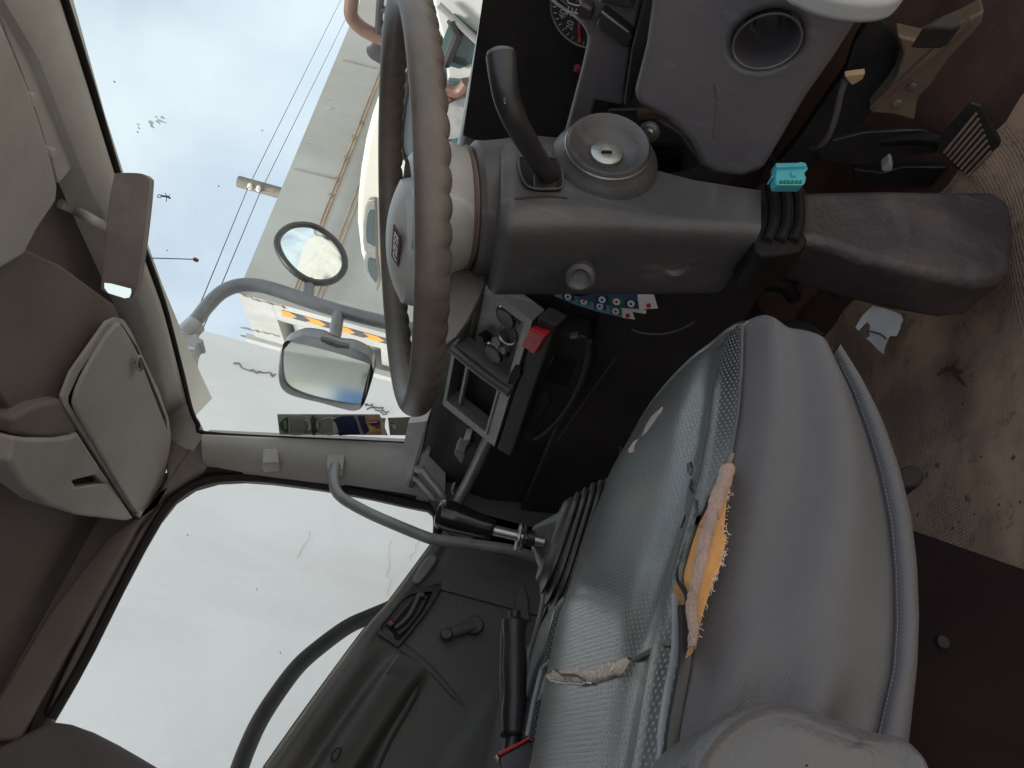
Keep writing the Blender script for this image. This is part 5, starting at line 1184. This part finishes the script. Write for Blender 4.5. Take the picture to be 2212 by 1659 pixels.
obj('notch_hole', prism([q + Vector((.012, .001, -.0015)), q + Vector((.012, -.006, -.0015)), q + Vector((-.008, -.006, -.0015)), q + Vector((-.008, .001, -.0015))], (0, 0, .003)), RUBBER, pv)
obj('visor_pin', lathe([(.006, 0), (.007, .008), (.003, .01)], at(*r5(690, 1480), Z=.63), (0, 0, -1), 14), HUBC, pv)
dv_ = thing('driver_visor', (-.75, .6, .63), 'grey driver sun visor folded flat against the roof lining', 'sun visor')
vp = [(-120, -160), (0, 33), (63, 187), (100, 300), (114, 347), (127, 402), (124, 436), (82, 498), (54, 552), (-60, 620), (-220, 300)]
obj('visor_board', prism(ZS(vp, .632), (0, 0, .018)), VISOR, dv_, bevel=.007, seg=4)
for q in ((70, 215), (114, 333)):
    obj('visor_clip', lathe([(.0, -.003), (.004, -.0025), (.005, 0), (.005, .012)], at(*q, Z=.644), (0, 0, 1), 14, sx=1.8), TRIM, dv_)
rv = thing('rear_view_mirror', (-1.0, .78, .61), 'dusty interior rear view mirror hanging from the roof on a thin stem', 'mirror')
ROn = Vector((.70, -.62, -.18)).normalized(); RO = at(268, 510, t=1.18)
rpx = smooth2([(256, 374), (300, 374), (318, 382), (322, 400), (312, 500), (298, 600), (290, 636), (278, 643), (240, 636), (222, 628), (218, 615), (226, 540), (234, 450), (246, 382)], 4)
RP = ON(rpx, RO, ROn)
RVB = mat('dusty_mirror_back', (.13, .10, .105), .55, .25, 12, .2, 300, dirt=(.3, .25, .23), dirt_amt=.6)
obj('mirror_shell', prism(RP, -ROn * .028), RVB, rv, bevel=.009, seg=4)
RGn = Vector((.88, -.42, -.21)).normalized()
glp = ON([r5(*p) for p in [(525, 318), (560, 322), (660, 348), (661, 368), (650, 392), (628, 396), (545, 370), (526, 345)]], RO - ray(268, 510) * .01, RGn)
obj('mirror_glass', prism(glp, -RGn * .002), MIRROR, rv, smooth=False)
if 0: obj('dark_band', prism(ON([r5(*p) for p in [(525, 315), (660, 345), (662, 362), (620, 362), (545, 340)]], RO + ROn * .0035, ROn), -ROn * .001), RUBBER, rv, smooth=False)
obj('stem', tube([at(130, 440, Z=.69), at(165, 455, Z=.675), at(195, 472, t=1.17), at(222, 488, t=1.18), at(240, 498, t=1.19)], .0075, 12, 5), TRIM, rv)
# outside mirrors on their arm
MX = -1.78
em = thing('mirror_mast', at(400, 730, X=MX), 'dark tubular arm outside the windscreen carrying two mirrors', 'mirror arm')
ap = XS([(392, 730), (402, 712), (425, 690), (447, 662), (478, 632), (515, 617), (560, 617), (610, 631), (664, 650), (730, 671), (800, 689), (860, 703), (930, 722), (1040, 750), (1150, 790)], MX)
obj('tube', tube(ap, .0195, 16, 5), mat('arm_enamel', (.12, .125, .135), .3, .2, 15, .1, 300, dirt=(.3, .3, .3), dirt_amt=.3), em)
obj('pivot', tube(XS([(396, 728), (412, 712), (424, 700)], MX), .026, 14, 2), GREYPIPE, em)
obj('pivot_clamp', prism(XS([r5(*p) for p in [(905, 570), (935, 555), (950, 580), (985, 570), (1000, 575), (1000, 595), (1022, 600), (1025, 618), (1000, 622), (985, 650), (940, 640), (905, 605)]], MX + .02), (-.05, 0, 0)), GREYPIPE, em, bevel=.006)
obj('bracket', prism(XS([r5(*p) for p in [(860, 655), (930, 615), (985, 568), (998, 585), (990, 660), (968, 820), (955, 930), (962, 990), (992, 1040), (960, 1010), (930, 940), (895, 790)]], MX + .01), (-.04, 0, 0)), GREYPIPE, em, bevel=.008)
ARM2 = bpy.data.materials['arm_enamel']
st1 = at(664, 655, X=MX); 
rm = thing('round_mirror', at(672, 548, X=MX), 'round convex mirror in a black rim on the upper stub of the arm', 'mirror')
rpts = smooth2([m6(*p) for p in [(85, 235), (100, 185), (140, 140), (200, 105), (290, 93), (390, 110), (490, 170), (570, 245), (622, 330), (636, 420), (610, 490), (545, 545), (450, 565), (350, 550), (245, 490), (160, 405), (105, 315)]], 3)
RC = at(*m6(360, 330), X=MX + .01)
vdir = RC.normalized(); rU = (AY * 0)
right_u = _w(Vector((1, 0, 0))); down_u = _w(Vector((0, 1, 0)))
RN = (-vdir * math.cos(rad(44)) + (right_u * .894 + down_u * .447) * math.sin(rad(44))).normalized()
RPP = ON(rpts, RC, RN); rc = sum(RPP, Vector()) / len(RPP)
obj('rim', tube(RPP, .010, 10, 1, closed=True), BLACK, rm)
Rr = sum((p - rc).length for p in RPP) / len(RPP)
rows = []
for s in (1.0, .9, .75, .6, .45, .3, .15, .001):
    rr = [rc.lerp(p, s) + RN * (.030 * (1 - s * s)) for p in RPP]; rows.append(rr + [rr[0]])
obj('convex_glass', loft(rows), MIRROR, rm, ang=80)
rows = []
for s, d in ((1, 0), (.95, -.012), (.7, -.028), (.3, -.036), (.001, -.037)):
    rr = [rc.lerp(p, s) + RN * d for p in RPP]; rows.append(rr + [rr[0]])
obj('back_shell', loft(rows), BLACK, rm, ang=80)
obj('stub', tube([at(*m6(357, 530), X=MX), at(*m6(345, 600), X=MX), at(*m6(335, 690), X=MX)], .0155, 14, 1), ARM2, rm)
qm = thing('rectangular_mirror', at(705, 805, X=MX), 'rectangular rear view mirror in a dark housing on the lower stub of the arm', 'mirror')
MC = at(705, 808, X=MX + .02); MN = (-MC.normalized() + Vector((-.02, -1, .0)).normalized()).normalized()
hp = smooth2([m6(*p) for p in [(92, 1290), (98, 1200), (115, 1100), (150, 1050), (200, 1020), (275, 998), (360, 1005), (440, 1022), (500, 1055), (580, 1085), (680, 1095), (780, 1135), (840, 1180), (860, 1230), (852, 1330), (820, 1470), (790, 1560), (755, 1600), (700, 1612), (620, 1598), (450, 1550), (280, 1510), (180, 1478), (120, 1430), (98, 1370)]], 3)
gp_ = smooth2([m6(*p) for p in [(133, 1200), (140, 1100), (160, 1055), (195, 1052), (330, 1082), (520, 1130), (700, 1185), (815, 1225), (850, 1258), (850, 1310), (820, 1430), (785, 1530), (750, 1556), (690, 1555), (560, 1535), (380, 1495), (230, 1440), (165, 1390), (138, 1310)]], 3)
HP, GP = ON(hp, MC, MN), ON(gp_, MC, MN)
obj('housing', prism(HP, -MN * .05, holes=(GP,)), bpy.data.materials['arm_enamel'], qm, bevel=.006)
hc_ = sum(HP, Vector()) / len(HP)
obj('housing_back', prism([hc_.lerp(p, .97) - MN * .045 for p in HP], -MN * .02), BLACK, qm, bevel=.012)
obj('mirror_glass', prism([p - MN * .006 for p in GP], -MN * .004), MIRROR, qm, smooth=False)
obj('stub', tube([at(*m6(585, 800), X=MX), at(*m6(565, 950), X=MX), at(*m6(540, 1085), X=MX + .01)], .0165, 14, 1), ARM2, qm)
obj('clamp_plate', prism(ON([m6(*p) for p in [(430, 1020), (500, 1040), (580, 1065), (670, 1085), (660, 1105), (570, 1100), (490, 1070), (440, 1045)]], MC + MN * .004, MN), -MN * .02), BLACK, qm, bevel=.003)

# ================================================================== SMALL THINGS
# sticker strip on the windscreen beside the pillar
SN = Vector((.25, -1, -.25)).normalized(); SP = at(*k7(1000, 370), Y=.875)
stk = thing('windscreen_sticker', SP, 'strip of old printed stickers with green, navy and orange labels along the windscreen edge', 'sticker')
def lab(name, pts, m, d, parent=stk, sm=0):
    q = [p + SN * d for p in ON(pts, SP, SN, k7)]
    return obj(name, prism(q, -SN * .0006), m, parent, smooth=False)
lab('film', [(118, 203), (1760, 205), (1890, 540), (155, 528)], CLEARF, .0)
def ell(cx, cy, rx, ry, n=32, a0=0, a1=2 * math.pi): return [(cx + rx * math.cos(a0 + (a1 - a0) * i / n), cy + ry * math.sin(a0 + (a1 - a0) * i / n)) for i in range(n + (a1 - a0 < 6))]
lab('label_white', [p for p in ell(430, 365, 268, 152)], CARD, .0008)
lab('green_end', ell(430, 365, 266, 150, 16, math.pi * .66, math.pi * 1.34), GREENP, .0014)
lab('small_tag', [(215, 300), (260, 300), (275, 430), (235, 432)], GREYST, .002)
lab('text_block', [(312, 258), (560, 250), (600, 490), (325, 495)], GREYST, .0016)
lab('label_white', ell(960, 380, 226, 150), CARD, .0008)
lab('text_block', [(810, 290), (960, 250), (1010, 300), (1010, 500), (830, 500)], GREYST, .0016)
lab('grey_tab', [(668, 212), (715, 212), (715, 245), (770, 262), (735, 310), (730, 400), (765, 480), (735, 488), (735, 530), (685, 530), (682, 490), (672, 470), (650, 262), (672, 240)], PANEL, .0018)
lab('navy_label', [(1010, 280), (1140, 232), (1340, 218), (1390, 300), (1450, 512), (1110, 535), (1090, 430), (1060, 340)], NAVY, .0022)
lab('grey_band', [(1340, 235), (1420, 228), (1520, 470), (1500, 520), (1452, 510), (1390, 330)], GREYST, .0020)
lab('navy_label', [(1400, 218), (1520, 218), (1545, 330), (1600, 450), (1510, 520), (1470, 420)], NAVY, .0026)
lab('orange_label', [(1530, 255), (1755, 232), (1785, 515), (1600, 520), (1640, 460), (1580, 440), (1545, 350)], ORANGE, .0022)
lab('navy_patch', [(1560, 300), (1760, 290), (1768, 350), (1680, 380), (1650, 400), (1600, 340)], NAVY, .0030)
lab('white_swoosh', [(1560, 308), (1740, 300), (1700, 322), (1570, 324)], CARD, .0034)
lab('yellow_patch', [(1580, 390), (1630, 365), (1670, 400), (1690, 430), (1780, 410), (1780, 460), (1650, 468), (1600, 440)], YELLOW, .0034)
lab('red_patch', [(1680, 375), (1765, 350), (1770, 405), (1700, 415)], RED, .0038)
lab('paper_edge', [(1785, 250), (1862, 260), (1848, 330), (1840, 470), (1885, 540), (1790, 520)], CARD, .0016)
lab('brown_scrap', [(1790, 255), (1860, 260), (1840, 330), (1800, 300)], BACKING, .0024)
for cx, rx in ((430, 268), (960, 226)):
    obj('green_ring', tube([p + SN * .003 for p in ON(ell(cx, 368, rx, 152), SP, SN, k7)], .0007, 5, 1, closed=True), GREENP, stk)
# lettering runs across the strip
du = (on(*k7(795, 280), SP, SN) - on(*k7(795, 470), SP, SN)).normalized(); dd_ = SN.cross(du)
lm = lambda px, flip: basis(on(*k7(*px), SP, SN) + SN * .0045, du * (-1 if flip else 1), (SN.cross(du)) * (-1 if flip else 1))
wid = (on(*k7(795, 280), SP, SN) - on(*k7(795, 470), SP, SN)).length
text('green_lettering', 'Definite', lm((797, 372), False), wid * .27, GREENP, stk, .0002)
text('green_lettering', 'Definite', lm((598, 372), True), wid * .27, GREENP, stk, .0002)
tl = thing('toll_card', on(*k7(2050, 400), SP, SN), 'small pale tan card stuck on the windscreen beneath the sticker strip', 'card')
lab('card', [(1890, 258), (2260, 245), (2270, 540), (1925, 535)], mat('tan_card', (.36, .33, .28), .6, .1, 20, 0), .0006, tl)
lab('white_square', [(1955, 365), (2020, 365), (2020, 430), (1955, 430)], CARD, .0014, tl)
for y0 in (325, 390):
    lab('brown_mark', [(1925, y0 + 10), (1975, y0), (1975, y0 + 30), (1930, y0 + 24)], STAIN, .0020, tl)
# insect, specks and smears on the glass
ibx = at(*b2(-250, 865 + 0), t=1) 
ins_ = thing('squashed_insect', at(355, 425, Y=.90), 'small dark squashed insect on the windscreen against the sky', 'insect')
z8 = zc(0, 0, .49186)
def gl_at(px, f=None):
    p = at(*(f(*px) if f else px), Y=.9)
    for _ in range(6): p = at(*(f(*px) if f else px), Y=ws(p.x, p.z) + .006)
    return p
for pts, r in (([(1040, 1268), (1065, 1272), (1085, 1275), (1105, 1285)], .0016), ([(1060, 1272), (1030, 1262), (1022, 1278), (1045, 1282)], .0007), ([(1078, 1273), (1080, 1290), (1077, 1306)], .0006), ([(1085, 1275), (1070, 1250)], .0006), ([(1090, 1278), (1100, 1262)], .0006)):
    obj('insect_limb' if r < .001 else 'insect_body', tube([gl_at(p, z8) for p in pts], r, 6, 3), BUG, ins_)
sm = bmesh.new()
for cx, cy, n, L in ((990, 790, 9, 30), (1035, 765, 4, 22), (905, 830, 3, 14)):
    for k in range(n):
        a = (cx + random.uniform(-35, 35), cy + random.uniform(-30, 30)); b = (a[0] + L * random.uniform(.5, 1.2), a[1] + L * random.uniform(.3, .9)); tube([gl_at(a, z8), gl_at(b, z8)], .0011, 4, 1, bm=sm)
for cx, cy, n, L in ((710, 650, 6, 20), (712, 700, 7, 40), (935, 522, 4, 8), (575, 930, 4, 30), (265, 850, 2, 10)):
    for k in range(n):
        a = (cx + random.uniform(-20, 20), cy + random.uniform(-8, 8)); b = (a[0] + L * random.uniform(.5, 1.2), a[1] + random.uniform(-3, 3)); tube([gl_at(a, b2), gl_at(b, b2)], .0010, 4, 1, bm=sm)
so = obj('glass_scuffs', sm, SMEAR, cab); so['kind'] = 'stuff'
sm = bmesh.new()
for p in ((745, 535), (1420, 1210), (1085, 1625)):
    q = gl_at(p, z8); tube([q, q + Vector((.002, 0, .001))], .0009, 5, 1, bm=sm)
for p in ((265, 400), (430, 848), (-225, 18)):
    q = at(*d2(*p), X=LX - .02); tube([q, q + Vector((0, .003, .002))], .0010, 5, 1, bm=sm)
so = obj('dirt_specks', sm, BUG, cab); so['kind'] = 'stuff'
aw_ = thing('hanging_wire', gl_at((310, 558)), 'thin wire with a small red bead at its end, hanging inside the windscreen', 'wire')
obj('wire', tube([gl_at((298, 557)), gl_at((350, 558)), gl_at((416, 560))], .0009, 6, 2), WIRE, aw_)
obj('bead', lathe([(0, -.006), (.003, -.004), (.004, 0), (.003, .004), (0, .006)], gl_at((423, 561)), (0, .2, 1), 12), mat('bead_red', (.35, .08, .07), .4), aw_)
# leaflets in the lower tray
LYN = Vector((.35, -1, .25)).normalized(); LP = at(1330, 655, Y=.80)
for i, (pts, m_, lb, d) in enumerate((
        ([(960, 295), (1000, 285), (1110, 300), (1320, 355), (1480, 395), (1503, 452), (1420, 440), (1250, 400), (1080, 345)], SKYB, 'light blue leaflet with small round pictures, lower of the pair tucked below the dash', 0),
        ([(1130, 290), (1280, 250), (1500, 235), (1635, 248), (1665, 355), (1540, 362), (1400, 352), (1250, 320)], BLUE, 'deep blue leaflet with white end, upper of the pair tucked below the dash', .012))):
    t = thing('leaflet', LP, lb, 'leaflet', 'leaflets below the dash')
    q = [p + LYN * d for p in ON(pts, LP, LYN, l7)]
    obj('sheet', prism(q, -LYN * .0012), m_, t, smooth=False)
    endp = ([(1415, 378), (1482, 396), (1503, 452), (1420, 440)], [(1530, 240), (1635, 248), (1665, 355), (1545, 360), (1535, 300)])[i]
    obj('white_end', prism([p + LYN * (d + .0008) for p in ON(endp, LP, LYN, l7)], -LYN * .0006), CARD, t, smooth=False)
    for k in range(4):
        cxp = (1060 + 105 * k, 300 + 32 * k) if i == 0 else (1300 + 95 * k, 298 + 13 * k)
        if i == 1 and k == 3: continue
        c0 = on(*l7(*cxp), LP, LYN) + LYN * (d + .001)
        obj('picture_block', prism([p + LYN * (d + .0007) for p in ON([(cxp[0] - 42, cxp[1] - 24), (cxp[0] + 38, cxp[1] - 20), (cxp[0] + 44, cxp[1] + 26), (cxp[0] - 34, cxp[1] + 20)], LP, LYN, l7)], -LYN * .0004), (GREENP if k % 2 else NAVY), t, smooth=False)
        obj('round_picture', lathe([(0, .0006), (.0052, .0006), (.0052, 0)], c0, LYN, 18), CARD, t)
        obj('round_picture', lathe([(0, .0011), (.0022, .0011), (.0022, 0)], c0, LYN, 12), RED if k % 2 else BLUE, t)
    ec = [(1455, 425), (1605, 335)][i]
    obj('end_logo', lathe([(0, .001), (.0035, .001), (.0035, 0)], on(*l7(*ec), LP, LYN) + LYN * (d + .001), LYN, 14), RED, t)
    if i: 
        o_ = obj('folded_edge', prism([p + LYN * (d - .004) for p in ON([(1400, 355), (1560, 368), (1585, 380), (1580, 402), (1440, 380)], LP, LYN, l7)], -LYN * .003), CARD, t, bevel=.0008)
# cyan connector hanging beside the column
cn = thing('wire_connector', at(1710, 376, X=-.50), 'bright cyan plastic wiring connector hanging beside the column boot', 'connector')
CXp = -.505
obj('plug_body', prism(XS([c1(*p) for p in [(1030, 55), (1135, 62), (1290, 60), (1310, 75), (1318, 105), (1285, 140), (1302, 180), (1290, 230), (1265, 248), (1040, 248), (1025, 200), (1035, 130)]], CXp), (-.013, .004, 0)), CYAN, cn, bevel=.0015)
obj('plug_ridge', prism(XS([c1(*p) for p in [(1030, 52), (1230, 48), (1250, 42), (1300, 52), (1305, 78), (1040, 90)]], CXp + .004), (-.01, 0, 0)), CYAN, cn, bevel=.001)
obj('latch', prism(XS([c1(*p) for p in [(1165, 125), (1205, 128), (1212, 160), (1180, 165)]], CXp + .003), (-.006, 0, 0)), CYAN, cn, bevel=.0008)
for k in range(6):
    obj('socket_hole', prism(XS([c1(*p) for p in [(1070 + 34 * k, 205), (1092 + 34 * k, 205), (1090 + 34 * k, 232), (1066 + 34 * k, 232)]], CXp + .001), (-.002, 0, 0)), GREENP, cn, smooth=False)
obj('side_tab', prism(XS([c1(*p) for p in [(985, 180), (1030, 125), (1040, 150), (1020, 175), (995, 185)]], CXp - .004), (-.01, 0, 0)), CYAN, cn, bevel=.001)
obj('cable', tube([at(*c1(1040, 70), X=CXp - .012), at(*c1(980, 30), X=CXp - .02), at(*c1(960, -60), X=CXp - .05)], .004, 10, 4), RUBBER, cn)
lw_ = thing('loose_cable', at(*p4(1190, 480), Y=.86), 'thin loose cable hanging below the knee panel with a frayed tan end', 'cable')
obj('cable', tube([at(*p4(1130, 490), Y=.86), at(*p4(1100, 570), Y=.86), at(*p4(1075, 690), Y=.86), at(*p4(1030, 820), Y=.86), at(*p4(970, 890), Y=.87), at(*p4(920, 900), Y=.9)], .0035, 8, 5), PANEL, lw_)
obj('frayed_end', prism(YS([p4(*p) for p in [(1125, 462), (1190, 452), (1250, 445), (1235, 480), (1205, 500), (1170, 518), (1145, 490)]], .855), (0, .01, 0)), mat('tan_end', (.5, .3, .18), .7), lw_, bevel=.001)
lw2 = obj('thin_cable', tube([at(*l7(1480, 520), Y=.82), at(*l7(1560, 545), Y=.82), at(*l7(1700, 548), Y=.83), at(*l7(1840, 500), Y=.84), at(*l7(1940, 420), Y=.86), at(*l7(1990, 320), Y=.9)], .0016, 8, 5), PANEL)
tag(lw2, 'thin dark cable looping in the footwell below the leaflets', 'cable')
# torn paper scrap on the floor mat
px_ = [f8(*p) for p in [(1215, 568), (1290, 590), (1395, 632), (1405, 665), (1385, 690), (1362, 770), (1322, 768), (1305, 820), (1272, 890), (1225, 850), (1165, 785), (1190, 770), (1185, 700), (1160, 675), (1120, 735), (1097, 712), (1140, 630), (1180, 590)]]
PP0, PPn = at(1900, 710, Z=-.50), Vector((.35, -.55, .75)).normalized()
pq = ON(px_, PP0, PPn)
bm = bmesh.new(); prism(pq, -PPn * .001, bm=bm); bmesh.ops.triangulate(bm, faces=bm.faces); bmesh.ops.subdivide_edges(bm, edges=bm.edges, cuts=2)
for v in bm.verts: v.co += PPn * (.004 * math.sin(v.co.x * 130) * math.sin(v.co.z * 110 + 1) + .002 * math.sin(v.co.y * 260))
pc = thing('paper_scrap', pq[0], 'torn crumpled white paper scrap with a blue pen mark on the tan mat', 'paper')
obj('scrap', bm, PAPER, pc, ang=50)
obj('pen_mark', tube([p + PPn * .006 for p in ON([f8(*p) for p in [(1200, 738), (1240, 748), (1280, 762), (1310, 790)]], PP0, PPn)], .0013, 5, 2), BLUE, pc)
# wide low ducts and pipes in the dark footwell
fw = thing('heater_unit', (-1.0, 1.0, -.4), 'dim brown heater housing and pipes in the dark footwell left of the column', 'heater')
obj('housing', prism(YS([c1(*p) for p in [(980, 1180), (1180, 1060), (1390, 1090), (1450, 1200), (1300, 1330), (1180, 1500), (900, 1420), (820, 1300)]], .97), (0, .06, 0)), MUD, fw, bevel=.012)
obj('pipe', tube(YS([c1(*p) for p in [(860, 1110), (1000, 1120), (1120, 1150), (1195, 1240)]], .95), .012, 12, 4), RUBBER, fw)
obj('rim_plate', tube(YS(smooth2([c1(*p) for p in [(330, 1090), (420, 1180), (460, 1280), (400, 1400), (330, 1480)]], 3, False) if False else [c1(*p) for p in [(330, 1090), (420, 1180), (460, 1280), (400, 1400), (330, 1480)]], .93), .006, 8, 4), MUD, fw)
obj('bracket_end', prism(YS([p4(*p) for p in [(1345, 1030), (1400, 980), (1420, 1000), (1412, 1040), (1360, 1045)]], .93), (0, .02, 0)), TRIM, fw, bevel=.003)
bpy.context.view_layer.update()
